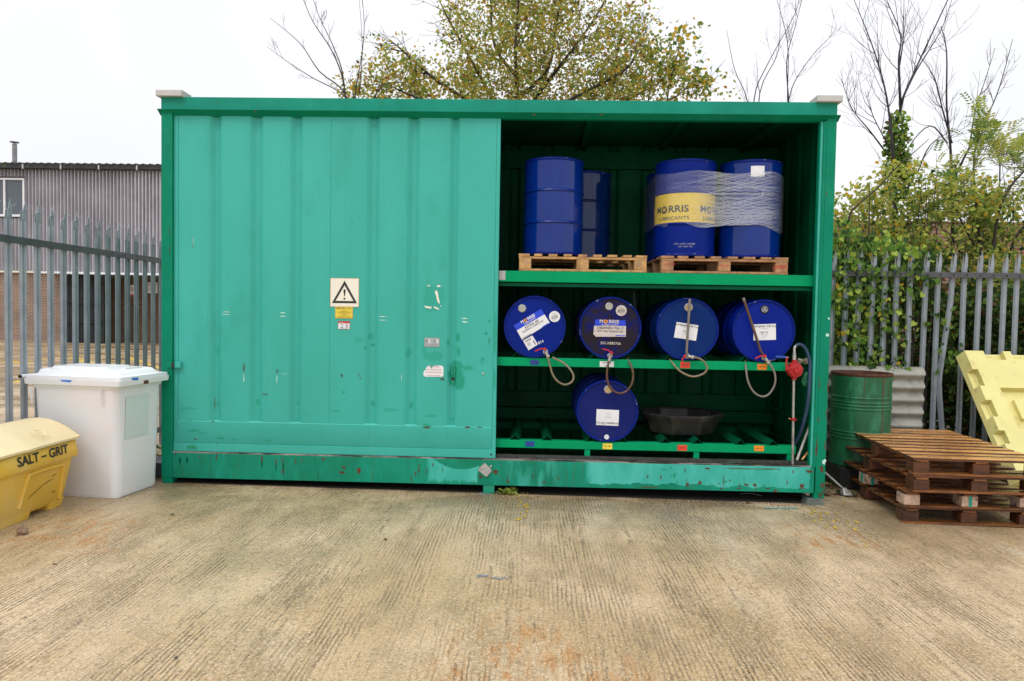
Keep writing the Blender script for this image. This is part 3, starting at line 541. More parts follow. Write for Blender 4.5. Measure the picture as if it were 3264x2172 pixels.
b.prism([(DY-.002,.378),(DY-.005,.384),(DY-.005,.576),(DY+.006,.590),(DY+.05,.590),(DY+.05,.378)],-2.89,.018,G_DOOR,'x')
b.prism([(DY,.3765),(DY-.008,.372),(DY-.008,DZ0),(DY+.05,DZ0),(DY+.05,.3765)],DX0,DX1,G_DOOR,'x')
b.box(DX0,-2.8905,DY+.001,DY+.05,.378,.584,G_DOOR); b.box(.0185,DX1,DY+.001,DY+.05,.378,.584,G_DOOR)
Yd=DY-.0012; Y=Yd
# dark touch-up paint and worn marks
Y=DY-.0006
Y=DY-.0012
b.flat(blob(px_poly('r5',[(1150,945),(1172,938),(1180,1000),(1170,1100),(1155,1105),(1145,1020)]),2,.08,4),G_WET)
Y=DY-.0018
b.flat(blob(px_poly('r5',[(1152,960),(1166,955),(1168,1065),(1150,1070)]),2,.06,4),G_DARK); b.flat(blob(px_poly('r5',[(1148,1052),(1172,1052),(1170,1080),(1150,1080)]),2,.1,4),M_DARKGAP)
chips(b,[('r5',235,1040,.003,.014),('r5',372,1028,.003,.007),('r5',388,1060,.009,.004),('r5',1070,1066,.014,.007),('r5',940,1472,.034,.005),('r5',1280,1470,.04,.0045),('r5',1380,1470,.02,.003),('r4',870,195,.003,.012),('r4',868,245,.004,.022),('r4',1200,262,.004,.018),('r4',580,560,.002,.05),('r4',580,610,.003,.03),('r4',1075,492,.019,.003),('r4',340,757,.007,.003),('r4',558,761,.014,.004),('r4',1846,305,.004,.012),('r4',392,190,.002,.006),('r4',385,942,.008,.005),('r3',297,1300,.003,.004),('r3',300,1360,.0022,.03),('r4',598,992,.004,.012)],DY-.0075,M_RUST,21)
chips(b,[('r5',935,1455,.028,.010),('r5',1460,750,.004,.03)],DY-.0072,G_WET,22)
for (r,x,y,wd,h) in [('r5',572,548,.042,.0035),('r5',572,578,.040,.003),('r5',1255,565,.035,.0045),('r5',1256,593,.035,.005),('D',520,718,.025,.003),('D',520,724,.027,.003),('D',650,720,.030,.003),('D',650,728,.030,.003),('r3',303,1340,.002,.05),('r5',730,1055,.002,.02),('r4',1275,290,.02,.0015),('r4',870,330,.003,.05),('r4',1200,340,.003,.04)]:
    chips(b,[(r,x,y,wd,h)],DY-.0016,M_SCRATCH,int(x))
b.flat(blob([PY('r4',*p,DY-.0086) for p in [(295,1040),(310,1010),(360,1003),(400,1015),(405,1050)]],2,.03,7),G_WET)
door=b.build('sliding_door',ct,smooth=35,fix=False)
# signs and stickers on the door
YS=DY-.0022
def sticker(name,r,x0,x1,y0,y1,m,label=None,border=None):
    A=PY(r,x0,y0,YS); B=PY(r,x1,y1,YS); b=MB()
    if border: b.box(A.x-.003,B.x+.003,YS-.0005,YS+.001,B.z-.003,A.z+.003,border)
    b.box(A.x,B.x,YS-.0015,YS+.0009,B.z,A.z,m); return b,A,B
b,A,B=sticker('warning_sign','n4',405,1063,208,884,M_CREAM,border=M_ORG)
q=lambda x,y:PY('n4',x,y,YS-.0025)
o3=[q(735,262),q(1033,803),q(432,795)]; i3=[q(735,372),q(945,750),q(517,742)]
k=len(b.v); b.add(o3+i3,[(0,1,4,3),(1,2,5,4),(2,0,3,5)],M_BLACK)
b.flat([q(707,490),q(715,472),q(733,466),q(751,472),q(760,490),q(744,625),q(732,637),q(722,625)],M_BLACK)
c=q(731,692); b.flat([c+Vector((.0095*math.cos(t*.5),0,.0095*math.sin(t*.5))) for t in range(13)][:12],M_BLACK); b.build('warning_sign',door)
b,A,B=sticker('s','n4',520,922,888,1158,M_YELTAG,border=M_ORG); cx=(A.x+B.x)/2; hh=A.z-B.z
b.text('EMPTEEZY LTD.',.0205,M_BLACK,face(cx,YS-.0022,A.z-hh*.12),bold=.004)
for i,t in enumerate(['MUIR ROAD','HOUSTOUN INDUSTRIAL ESTATE','LIVINGSTON WEST LOTHIAN','EH54 5DR','SCOTLAND','TEL (01506) 430309  FAX (01506) 441466','A WELLS PRODUCTS COMPANY']): b.text(t,.0088 if i!=5 else .0068,M_BLACK,face(cx,YS-.0022,A.z-hh*(.36+.095*i)))
b.build('yellow_maker_sticker',door)
b,A,B=sticker('s','n4',588,852,1232,1412,M_WHITE,border=M_RED); hh=A.z-B.z; cx=(A.x+B.x)/2
b.box(A.x,B.x,YS-.0022,YS-.0016,A.z-hh*.24,A.z,M_RED); b.text('cromwell  www.cromwell.co.uk'[:8],.011,M_WHITE,face(cx-.025,YS-.003,A.z-hh*.12))
for pts in ([(637,1305),(665,1292),(695,1300),(692,1340),(660,1375),(635,1388),(680,1382),(710,1390)],[(755,1300),(785,1292),(805,1305),(790,1330),(755,1340),(800,1345),(812,1365),(795,1385),(740,1390)]):
    b.tube(smooth_path([q(*p) for p in pts],3),.0016,M_BLACK,4)
b.build('number_sticker',door)
b,A,B=sticker('s','n5',110,322,912,1042,M_SILVER,border=M_GREYP); hh=A.z-B.z
for i in range(4):
    z=A.z-hh*(.2+.11*i)
    for (u0,u1,mm) in ((.04,.22,M_BLACK),(.24,.40,M_WHITE),(.62,.78,M_BLACK),(.8,.97,M_WHITE)):
        x0=A.x+(B.x-A.x)*u0; x1=A.x+(B.x-A.x)*(u1-.02*(i%2)); b.box(x0,x1,YS-.0022,YS-.0016,z-.0025 if mm==M_WHITE else z-.001,z+.0025 if mm==M_WHITE else z+.001,mm)
for u in (.7,.76,.86,.91): b.box(A.x+.006,B.x-.008,YS-.0022,YS-.0016,A.z-hh*u-.0008,A.z-hh*u+.0008,M_GREYP)
b.build('data_plate',door)
b=MB(); q5=lambda x,y,o=0:PY('n5',x,y,YS-o)
b.flat([q5(*p) for p in [(88,1455),(95,1405),(120,1380),(145,1330),(180,1315),(200,1350),(215,1370),(225,1335),(262,1315),(290,1330),(300,1315),(365,1322),(386,1345),(385,1465),(370,1483),(115,1483)]],M_WHITE)
for i,t in enumerate(['WHEN OPERATED','ENSURE FINGERS ARE CLEAR','WHEN SLIDING DOOR CLOSED','ALWAYS USE HANDLE']):
    c=q5(240,[1335,1380,1418,1466][i],.0012); b.text(t[(1 if i in(1,2) else 0):],.0125,M_RED,face(c.x,c.y,c.z),stretch=.92 if i in(1,2) else 1)
b.build('torn_white_notice',door)
b=MB()
for pts in ([(258,240),(280,205),(300,240),(312,310),(332,400),(322,412),(295,370),(280,300)],[(290,140),(318,136),(345,150),(335,162),(292,162)],[(108,440),(150,447),(208,455),(208,475),(195,482),(140,472),(112,458)],[(240,452),(262,452),(320,480),(318,492),(300,496),(250,472)],[(135,146),(185,138),(190,150),(165,155)],[(336,440),(348,434),(355,445),(345,452)]):
    b.flat(blob([q5(*p) for p in pts],2,.03,5),M_CREAM)
b.build('sticker_remnant',door)
b=MB(); c=PY('r5',1414,1022,YS); b.cyl(c,c+Vector((0,-.004,0)),.010,M_CHROME,16); b.build('door_bolt',door); b=MB(); c=PY('r6',1240,586,DY-.009); b.cyl(c,c+Vector((0,-.0015,0)),.009,M_DARKGAP,14); b.build('door_bolt',door)
b=MB(); c=PY('r5',1160,1000,YS); b.tube([c+Vector((0,.001,.055)),c+Vector((0,-.012,.045)),c+Vector((0,-.012,-.03)),c+Vector((0,.001,-.045))],.004,G_WET,8); b.build('door_handle',door)
b=MB(); A=PY('r4',110,165,0); B=PY('r4',240,228,0); b.box(A.x,A.x+.05,-.018,-.001,B.z,A.z,G_DARK); b.box(A.x+.044,A.x+.066,-.022,-.0185,B.z-.004,A.z-.004,M_DARKGAP); b.box(B.x-.05,B.x,-.012,DY,B.z,A.z,G_DOOR); b.box(A.x+.05,B.x-.05,-.014,-.006,B.z+.004,A.z-.006,G_WET); b.build('door_hasp',ct,bevel=.002)
b=MB(); pl=[PY('r6',*p,-.006) for p in [(1158,692),(1235,765),(1246,795),(1190,860),(1170,862),(1080,785),(1080,765)]]
b.prism([(p.x,p.z) for p in pl],-.010,.003,M_LOCK,'y'); c=PY('r6',1165,738,-.006); b.cyl(c,c+Vector((0,-.010,0)),.009,M_CAST,10); c=PY('r6',1115,778,-.0103); b.cyl(c,c+Vector((0,-.001,0)),.004,M_DARKGAP,8)
c=PY('r6',1237,730,0); b.cyl(c,c+Vector((0,-.012,0)),.009,M_CAST,10); b.build('lock_plate',ct,bevel=.002)
# packing under the feet
b=MB(); 
for i in range(4): b.box(2.86+.006*i,3.03-.01*i+.01*(i%2),-.02+.004*i,.12,gz(2.95)+.0145*i-.001,gz(2.95)+.0145*(i+1)-.002,M_SLAB,Matrix.Rotation(0,4,'Z'))
tag(b.build('packing_timber',bevel=.002),'stack of grey split packing boards under the right front foot of the container','packing')
b=MB(); b.box(-.085,.035,-.035,.09,gz(0)-.002,-.0225,M_SLAB); tag(b.build('packing_slate',bevel=.002),'flat grey packing slate under the middle foot of the container','packing')
# ------------------------------------------------------------------ drums
def drum_profile(h,r=.281,face=True):
    p=[(0,.012),(r-.016,.012),(r-.012,0.001),(r,0),(r+.004,.006),(r+.004,.018),(r-.001,.026)]
    for z in (h*.335,h*.665):
        p+=[(r-.001,z-.014),(r+.006,z-.009),(r+.0095,z),(r+.006,z+.009),(r-.001,z+.014)]
    return p+[(r-.001,h-.026),(r+.004,h-.018),(r+.004,h-.006),(r,h),(r-.012,h-.001),(r-.016,h-.012),(0,h-.012)]
def lathe_parts(root,h,m,rim,r=.281):
    M=ROOT[root]; p=drum_profile(h,r); b=MB(); b.lathe(p[6:-6],m,M,64); b.lathe(p[:2],m,M,64); b.lathe(p[-2:],m,M,64); body=b.build('drum_body',root,smooth=40)
    for seg in (p[1:7],p[-7:-1]): b=MB(); b.lathe(seg,rim,M,64); b.build('rim',root,smooth=60)
    return body
def rib(rad,m,c,b): pass
LY=.088
def lying(cx,cz,m,label,group,rim=B_RIM):
    t=thing('lying_drum',label,'drum',(cx,LY,cz),0,group,rot=(-math.pi/2,0,0)); lathe_parts(t,.88,m,rim); return t
FY=LY+.012-.001
def bung(t,r,x,y,rad,m,inner=None,name='bung'):
    c=PY(r,x,y,FY); b=MB(); M=Matrix.Translation(c)@Matrix.Rotation(-math.pi/2,4,'X')
    b.lathe([(rad*1.1,.001),(rad,-.006),(rad*.82,-.008),(rad*.78,-.004)],m,M,28); b.lathe([(rad*.78,-.004),(0,-.004)],inner or m,M,28)
    for a in (0,1,2): 
        v=Vector((math.cos(a*2.1+.4),0,math.sin(a*2.1+.4)))*rad*.45; b.cyl(c+v+Vector((0,-.004,0)),c+v+Vector((0,-.009,0)),rad*.16,m,8)
    return b.build(name,t,smooth=40)
def paper(t,r,polys,name='label'):
    b=MB()
    for i,(pts,m) in enumerate(polys): b.flat([PY(r,x,y,FY-.0015-.0006*i) for x,y in pts],m)
    return b
def txt(b,r,x,y,s,size,m,rot=0,**k): c=PY(r,x,y,FY-.005); b.text(s,size,m,face(c.x,c.y,c.z,R_(rot)),**k)
def logo(b,r,x,y,size,rot,ink=M_WHITE,disc=M_ORG):
    c=PY(r,x,y,FY-.005); M=face(c.x,c.y,c.z,R_(rot)); 
    b.text('M',size,ink,M@Matrix.Translation((-size*1.75,0,0)),bold=.03); b.text('RRIS',size,ink,M@Matrix.Translation((size*.83,0,0)),bold=.03,stretch=1.12)
    b.add([(-size*.85+size*.42*math.cos(t*.3927),size*.42*math.sin(t*.3927),.0002) for t in range(16)],[tuple(range(16))],disc,M); b.text('M',size*.5,M_BLACK,M@Matrix.Translation((-size*.85,0,.0008)),bold=.02)
    b.text('LUBRICANTS',size*.5,ink,M@Matrix.Translation((0,-size*.72,0)),bold=.015,stretch=1.15)
def tap(t,r,x,y,lever,noz,hose,hm,hr=.0095,yy=None,tube=None,tm=M_HOSEG):
    c=PY(r,x,y,FY); b=MB()
    b.cyl(c+Vector((0,-.002,0)),c+Vector((0,-.045,0)),.018,M_CHROME,12); b.cyl(c+Vector((0,-.018,0)),c+Vector((0,-.028,0)),.025,M_CHROME,6)
    n=PY(r,*noz,FY-.055); b.tube([c+Vector((0,-.045,0)),c+Vector((0,-.056,0)),n],[.016,.0165,.012],M_CHROME,10); d=(n-c-Vector((0,-.056,0))).normalized(); b.cyl(n-d*.012,n+d*.008,.0175,M_CHROME,6)
    vb=b.build('tap',t,smooth=40)
    lv=[PY(r,*p,FY-.07) for p in lever]; b=MB()
    b.cyl(lv[0]+Vector((0,.014,0)),lv[0]+Vector((0,-.006,0)),.013,M_HANDLE,10)
    for a,q_ in zip(lv,lv[1:]):
        d=(q_-a).normalized(); nn=Vector((-d.z,0,d.x))*.006; b.prism([((a-nn).x,(a-nn).z),((q_-nn).x,(q_-nn).z),((q_+nn).x,(q_+nn).z),((a+nn).x,(a+nn).z)],lv[0].y-.003,lv[0].y+.003,M_HANDLE)
    b.build('lever',vb,bevel=.001)
    pts=[PY(r,*p,(yy[i] if yy else FY-.055)) for i,p in enumerate(hose)]; b=MB(); P=smooth_path([n]+pts,7); b.tube(P,hr,hm,10); b.build('hose',vb,smooth=60)
    if tube: b=MB(); A=PY(r,*tube[0],FY-.05); B=PY(r,*tube[1],FY-.055); b.tube([A,A.lerp(B,.5)+Vector((0,-.004,0)),B,c+Vector((0,-.05,.01))],[.0125,.0120,.0118,.012],tm,10); b.cyl(A+(A-B).normalized()*.002,A-(A-B).normalized()*.03,.0135,M_HOSEG,10); b.build('sight_tube',vb,smooth=60)
    return vb
GRP='drums lying on the racks'
ZC=1.219+.285+.004
d1=lying(.395,ZC-.004,B_BRIGHT,'bright blue lying drum with a tilted blue and white label, leftmost on the middle rack',GRP)
bung(d1,'a1',370,328,.034,M_BUNG)
b=paper(d1,'a1',[([(262,542),(605,333),(648,402),(303,604)],M_BLUEP),([(303,604),(648,402),(715,507),(370,722)],M_WHITE)])
logo(b,'a1',446,455,.036,30.5); txt(b,'a1',487,527,'ASTRA 68',.034,M_BLACK,30.5); txt(b,'a1',505,555,'SLIDEWAY LUBRICANT',.021,M_BLACK,30.5)
b.flat([PY('a1',x,y,FY-.004) for x,y in [(615,560),(700,508),(708,518),(622,570)]],M_BLUEP); b.flat([PY('a1',x,y,FY-.004) for x,y in [(372,700),(480,640),(485,650),(378,712)]],M_GREYP); b.build('label',d1)
b=paper(d1,'a1',[([(380,732),(497,665),(567,778),(450,852)],M_WHITE)])
for i in range(9): b.flat([PY('a1',x+i*8,y-i*4.6,FY-.004) for x,y in [(405,735),(409,733),(419,750),(415,752)]],M_BLACK)
for i in range(7): b.flat([PY('a1',500+i*4.2,735+i*7,FY-.004),PY('a1',516+i*4.2,726+i*7,FY-.004),PY('a1',518+i*4.2,729+i*7,FY-.004),PY('a1',502+i*4.2,738+i*7,FY-.004)],M_BLACK)
for i in range(4): b.flat([PY('a1',x+i*6,y+i*10,FY-.004) for x,y in [(425,768),(465,745),(467,748),(427,771)]],M_GREYP)
b.build('barcode_label',d1)
def roundel(t,r,x,y,rad,m,rot):
    c=PY(r,x,y,FY-.0015); b=MB(); b.flat([c+Vector((rad*math.cos(i*.2618),0,rad*math.sin(i*.2618))) for i in range(24)],m); txt(b,r,x,y+5,'£20',.040,M_BLACK,rot); txt(b,r,x-8,y-38,'MORRIS',.012,M_GREYP,rot); txt(b,r,x+8,y+38,'deposit',.010,M_GREYP,rot); b.build('price_sticker',t)
roundel(d1,'a1',775,430,.0505,M_WHITE,14)
b=MB(); txt(b,'a1',603,750,'814',.036,M_WHITE,24,bold=.01); b.build('stencilled_number',d1)
tap(d1,'a1',662,868,[(655,835),(602,830),(530,862)],(690,925),[(702,985),(722,1060),(752,1155),(815,1240),(905,1281),(990,1245),(1011,1170),(962,1080),(870,1000),(745,940)],M_HOSE,yy=[.03,.03,.035,.04,.04,.045,.05,.05,.055,.06])
d2=lying(1.085,ZC-.002,B_DIRTY,'grimy oil-stained lying drum with a soiled label above the drum on the bottom rack',GRP)
bung(d2,'a1',1456,303,.033,M_BUNG)
b=paper(d2,'a1',[([(1285,468),(1345,466),(1400,478),(1530,476),(1660,475),(1665,548),(1275,542)],M_BLUEP),([(1268,545),(1668,548),(1665,682),(1290,682),(1260,650)],M_DWHITE)])
logo(b,'a1',1466,494,.044,-1,ink=M_DWHITE); txt(b,'a1',1470,570,'Liquimatic No. 1',.0355,M_BLACK,-1); txt(b,'a1',1470,612,'Zinc Free Hydraulic Oil',.0245,M_BLACK,-1); b.flat([PY('a1',x,y,FY-.004) for x,y in [(1540,662),(1655,664),(1655,674),(1540,672)]],M_BLUEP); b.build('label',d2)
roundel(d2,'a1',1608,355,.0495,M_DWHITE,0)
b=MB(); txt(b,'a1',1475,765,'595-X883756',.034,M_DWHITE,-1,bold=.008); b.build('stencilled_number',d2)
tap(d2,'a1',1462,915,[(1488,882),(1448,850),(1370,832)],(1460,972),[(1443,1040),(1430,1110),(1431,1200),(1466,1310),(1560,1386),(1660,1370),(1730,1290),(1757,1180),(1737,1060),(1680,950)],M_HOSEB,hr=.0105,yy=[.03,.03,.03,.035,.04,.045,.05,.06,.07,.13])
d3=lying(1.785,ZC-.002,B_TEAL,'dull blue lying drum with an upright sight tube, on the middle rack',GRP)
bung(d3,'a2',568,315,.036,M_BUNG,M_BRASS)
b=paper(d3,'a2',[([(418,497),(692,540),(660,733),(384,690)],M_WHITE)]); txt(b,'a2',545,541,'European Oil Co',.031,M_BLACK,-8.5); txt(b,'a2',535,617,'HLP 46',.019,M_BLACK,-8.5); txt(b,'a2',530,645,'210 Litres',.011,M_GREYP,-8.5); txt(b,'a2',545,570,'hydraulic oils  www.european-oil.com'[:14],.010,M_GREYP,-8.5); b.build('label',d3)
tap(d3,'a2',545,920,[(520,925),(492,960),(487,1012)],(618,938),[(650,940),(735,972),(797,1055),(765,1135),(625,1180),(480,1125),(390,1040),(325,955)],M_HOSE,yy=[.035,.035,.04,.045,.045,.05,.07,.14],tube=((583,212),(541,870)))
d4=lying(2.474,ZC-.004,B_ROYAL,'royal blue lying drum with a slanting sight tube, on the rack beside the red pump',GRP)
bung(d4,'a2',1518,340,.036,M_TUB,M_GREYP)
b=paper(d4,'a2',[([(1378,528),(1658,520),(1660,720),(1378,728)],M_WHITE)]); txt(b,'a2',1515,548,'European Oil Co',.031,M_BLACK,1); txt(b,'a2',1513,628,'HLP 32',.023,M_BLACK,1); txt(b,'a2',1513,657,'210 Litres',.013,M_GREYP,1); txt(b,'a2',1513,578,'www.european-oil',.010,M_GREYP,1); txt(b,'a2',1513,685,'Batch No',.010,M_GREYP,1); b.build('label',d4)
tap(d4,'a2',1500,945,[(1520,922),(1468,920),(1400,955)],(1566,1005),[(1610,1065),(1650,1170),(1640,1290),(1570,1400),(1480,1428),(1380,1370),(1310,1240),(1287,1100),(1276,975)],M_HOSEG,yy=[.035,.035,.04,.045,.05,.055,.06,.07,.14],tube=((1252,198),(1468,860)),tm=M_HOSEB)
d5=lying(1.075,.456+.286,B_VIOLET,'violet-blue lying drum with an upside-down label, the only drum on the bottom rack',GRP)
bung(d5,'a3',1640,410,.036,M_BUNG,M_BRASS); bung(d5,'a3',1617,1085,.021,M_WHITE,name='tap_plug')
b=paper(d5,'a3',[([(1475,688),(1794,703),(1785,927),(1467,912)],M_WHITE)]); txt(b,'a3',1630,888,'European Oil Co',.031,M_BLACK,178); txt(b,'a3',1640,802,'HLP 150',.017,M_GREYP,178); txt(b,'a3',1640,770,'210 Litres',.011,M_GREYP,178); txt(b,'a3',1640,740,'Batch No',.010,M_GREYP,178); b.build('label',d5)
# ------------------------------------------------------------------ pallets
def pallet(label,w,d,pos,rz,boards,mats,group,cross=False,bk=.05,slatw=.095,t=.022,bh=.09,chip=(),seed=0,uneven=0,paint=()):
    """deck boards run along local X, bearers along local Y; pos = centre of the underside"""
    p=thing('wooden_pallet',label,'pallet',pos,rz,group); M=ROOT[p]; rd=random.Random(seed); mb,mk_,mu=mats; h=3*t+bh
    dk=MB()
    for i in range(boards):
        y=-d/2+slatw/2+(d-slatw)*i/(boards-1); j=rd.uniform(-.006,.006); hw=slatw/2*(1.18 if i in (0,boards-1) else rd.uniform(.85,1.05)); y+=(slatw*.09 if i==0 else -slatw*.09 if i==boards-1 else 0)
        dk.box(-w/2+j,w/2+j+rd.uniform(-.004,.004),y-hw,y+hw,h-t+rd.uniform(0,.0015),h+rd.uniform(-.001,.002),mb,M)
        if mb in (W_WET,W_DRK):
            i0=len(dk.f)-6; dk.mi[i0+2:i0+6]=[dk.m(W_BLK)]*4  # slat edges darkened: shadow in the gaps put into colour; ends are dark wood
    dk.build('deck',p,bevel=.002,seg=1)
    for i,x in enumerate((-w/2+bk+.005,0,w/2-bk-.005)):
        b=MB(); b.box(x-.05,x+.05,-d/2+.001,d/2-.001,h-2*t+.0005,h-t-.0008,mu,M); b.build('bearer',p,bevel=.002,seg=1)
        for j,y in enumerate((-d/2+bk+.01,0,d/2-bk-.01)):
            b=MB(); mm=mk_
            if (i,j) in chip: mm=W_CHIP
            b.box(x-bk-.002,x+bk-.002,y-bk-.005,y+bk+.005,t+.0005,t+bh-.0005,mm,M)
            if (i,j) in paint:
                b.box(x-.012,x+.014,y-bk-.0075,y-bk-.0055,t-.01,h-t-.002,M_TEALT,M)
                if i==0: b.box(x-bk-.005,x-bk-.0025,y-.02,y+.02,t,t+bh-.001,M_TEALT,M)
            b.build('block',p,bevel=.003,seg=1)
    if cross:
        for y in (-d/2+.045,0,d/2-.045): b=MB(); b.box(-w/2+.002,w/2-.002,y-.045,y+.045,.0005,t-.0005,mu,M); b.build('base_board',p,bevel=.002,seg=1)
    else:
        for x in (-w/2+.05,0,w/2-.05): b=MB(); b.box(x-.048,x+.048,-d/2+.002,d/2-.002,.0005,t-.0005,mu,M); b.build('base_board',p,bevel=.002,seg=1)
    return p
SH='pallets on the upper shelf'; HP=.156
z0=2.016
pl=PY('r7',268,1470,.11).x; pr=PY('r7',1338,1485,.11).x
pal1=pallet('pale pine pallet under the two plain blue drums on the upper shelf',1.0,pr-pl,((pl+pr)/2,.11+.5,z0),R_(90),9,(W_NEW,W_NEW,W_NEW),SH,slatw=.085)
b=MB(); c=PY('r7',340,1405,.108); b.text('UNITED\nEUR',.018,M_GREYP,face(c.x,.1085,c.z)); c=PY('r7',1270,1420,.108); b.text('GP9',.03,M_GREYP,face(c.x,.1085,c.z)); b.build('stamp',pal1)
ql=PY('r8',148,1480,.11).x; qr=PY('r8',1210,1500,.11).x
pal2=pallet('reddish pine pallet with red handwriting under the wrapped drums',1.0,qr-ql,((ql+qr)/2,.11+.5,z0),R_(90),8,(W_PINK,W_PINK,W_PINK),SH,slatw=.10)
b=MB()
for (x,y,s) in ((222,1418,'HLP 150x2'),(680,1430,'HLP 46x1'),(1145,1432,'LIQUISAFE'),(1148,1450,'FIRE RESIST x1')): c=PY('r8',x,y,.108); b.text(s,.022,M_RED,face(c.x,.1085,c.z,R_(1)),bold=.006)
b.build('handwriting',pal2)
# ------------------------------------------------------------------ standing drums
UP='drums standing on the upper shelf'; ZU=z0+HP+.003
def standing(cx,cy,m,label,h=.885,rim=None): t=thing('standing_drum',label,'drum',(cx,cy,ZU),0,UP); lathe_parts(t,h,m,rim or B_RIM); return t
s1=standing(.552,.41,B_DRUM,'plain deep blue drum at the front left of the upper shelf')
rx=PY('r7',1047,900,1.0).x-.292
s2=standing(rx,1.02,B_NAVY,'plain blue drum behind and half hidden by the front left drum on the upper shelf')
s3=standing(1.80,.42,B_BRIGHT,'wrapped bright blue drum with a yellow lettered band on the upper shelf')
s4=standing(2.41,.42,B_DRUM,'wrapped blue drum with a blank white paper at its top, rightmost on the upper shelf')
s5=standing(1.80,1.02,B_NAVY,'dark blue wrapped drum behind the yellow banded drum')
# yellow band with lettering
h=.885; zb0,zb1=ZU+h*.335+.012,ZU+h*.665-.012; r=.2815
b=MB(); b.lathe([(r,zb0),(r,zb1)],M_YEL,Matrix.Translation((1.80,.42,0)),64)
def cylbend(a0,z): 
    def f(v): a=-math.pi/2+a0+v.x/(r+.002); return (1.80+(r+.002)*math.cos(a),.42+(r+.002)*math.sin(a),z+v.y)
    return f
I4=Matrix.Identity(4); zc=PY('r8',240,955,.14).z; z2=PY('r8',240,1030,.14).z
for a in (-.62,.98):
    b.text('M',.088,M_BLACK,I4,bold=.02,bend=cylbend(a-.56,zc)); b.text('RRIS',.088,M_BLACK,I4,bold=.02,stretch=1.15,bend=cylbend(a+.205,zc)); b.text('LUBRICANTS',.046,M_BLACK,I4,bold=.005,stretch=1.2,bend=cylbend(a,z2))
    f=cylbend(a-.30,zc); b.flat([Vector(f(Vector((.035*math.cos(t*.3927),.035*math.sin(t*.3927),0)))) for t in range(16)],M_BLACK)
    b.text('M',.045,M_YEL,I4,bold=.02,bend=lambda v,f=f:Vector(f(v))+Vector((0,-.001,0)))
b.build('yellow_band',s3,fix=False)
b=MB()
for i,s in enumerate(('JP-01  A-500-11-06-4083','   10:37  26 01 2011')): b.text(s,.019,M_SILVER,I4,bend=lambda v,i=i:(lambda a:(1.80+.2835*math.cos(a),.42+.2835*math.sin(a),PY('r8',275,1248+22*i,.14).z+v.y))(-math.pi/2-.18+v.x/.2835))
b.build('stencilled_number',s3,fix=False)
b=MB(); b.lathe([(.2825,PY('r8',880,688,.14).z),(.2825,PY('r8',880,598,.14).z)],M_WHITE,Matrix.Translation((2.41,.42,0)),10,a0=-math.pi/2-.15-.13,a1=-math.pi/2+.28-.13); b.build('blank_paper',s4)
# stretch film round the group of drums
fw=thing('stretch_wrap','cloudy clear stretch film wound round the drums on the right-hand shelf pallet','film',(2.1,.7,ZU))
cs=[(1.80,.42),(2.41,.42),(2.41,1.02),(1.80,1.02)]; rr_=.2965; path=[]
for (c,a0) in zip(cs,(180,270,0,90)):
    for k in range(13): a=R_(a0+90*k/12); path.append(Vector((c[0]+rr_*math.cos(a),c[1]+rr_*math.sin(a),0)))
    if a0==180:
        for k in range(1,12): path.append(Vector((c[0]+(2.41-1.80)*k/12,c[1]-rr_+.03*math.sin(math.pi*k/12),0)))
path.append(path[0].copy()); b=MB(); n=len(path); rows=14; vs=[]
for j in range(rows+1):
    for i,p in enumerate(path):
        bot=2.475+.035*math.cos((p.x-1.5)*7.2)+.008*math.sin(i*.8)+(-.05 if p.x<1.6 else 0)-(.06*max(0,min(1,(p.x-2.0)/.5))); top=2.94+.012*math.sin(i*.5+1)
        z=bot+(top-bot)*j/rows; q_=noise.noise(Vector((p.x*6,p.y*6,z*9)))*.005; c=Vector((2.1,.72,0)); dirn=(p-c).normalized(); v=p+dirn*(abs(q_)); vs.append((v.x,v.y,z))
b.add(vs,[(j*n+i,j*n+i+1,(j+1)*n+i+1,(j+1)*n+i) for j in range(rows) for i in range(n-1)],M_FILM); b.build('film_sheet',fw,smooth=80,fix=False)
b=MB(); 
for pts in ([(835,735),(870,720),(950,710),(1010,670),(1075,645)],[(840,745),(900,765),(945,800)],[(1040,650),(960,690),(910,740)],[(1020,780),(1000,830),(975,870)],[(1000,790),(990,850)]):
    b.tube(smooth_path([PY('r8',x,y,.115) for x,y in pts],4),.0035,M_FILM,5)
b.build('film_tail',fw)
b=MB(); a_=[PY('a1',x,y,Y_) for x,y,Y_ in ((1762,52,.34),(1735,250,.36),(1728,360,.40),(1800,380,.33),(1790,260,.31),(1768,90,.33))]; c_=PY('a1',1765,240,.27)
b.add(a_+[c_],[(i,(i+1)%6,6) for i in range(6)],M_FILM); tag(b.build('plastic_strip',fix=False),'wisp of clear plastic hanging under the upper shelf beside the grimy drum','plastic strip')
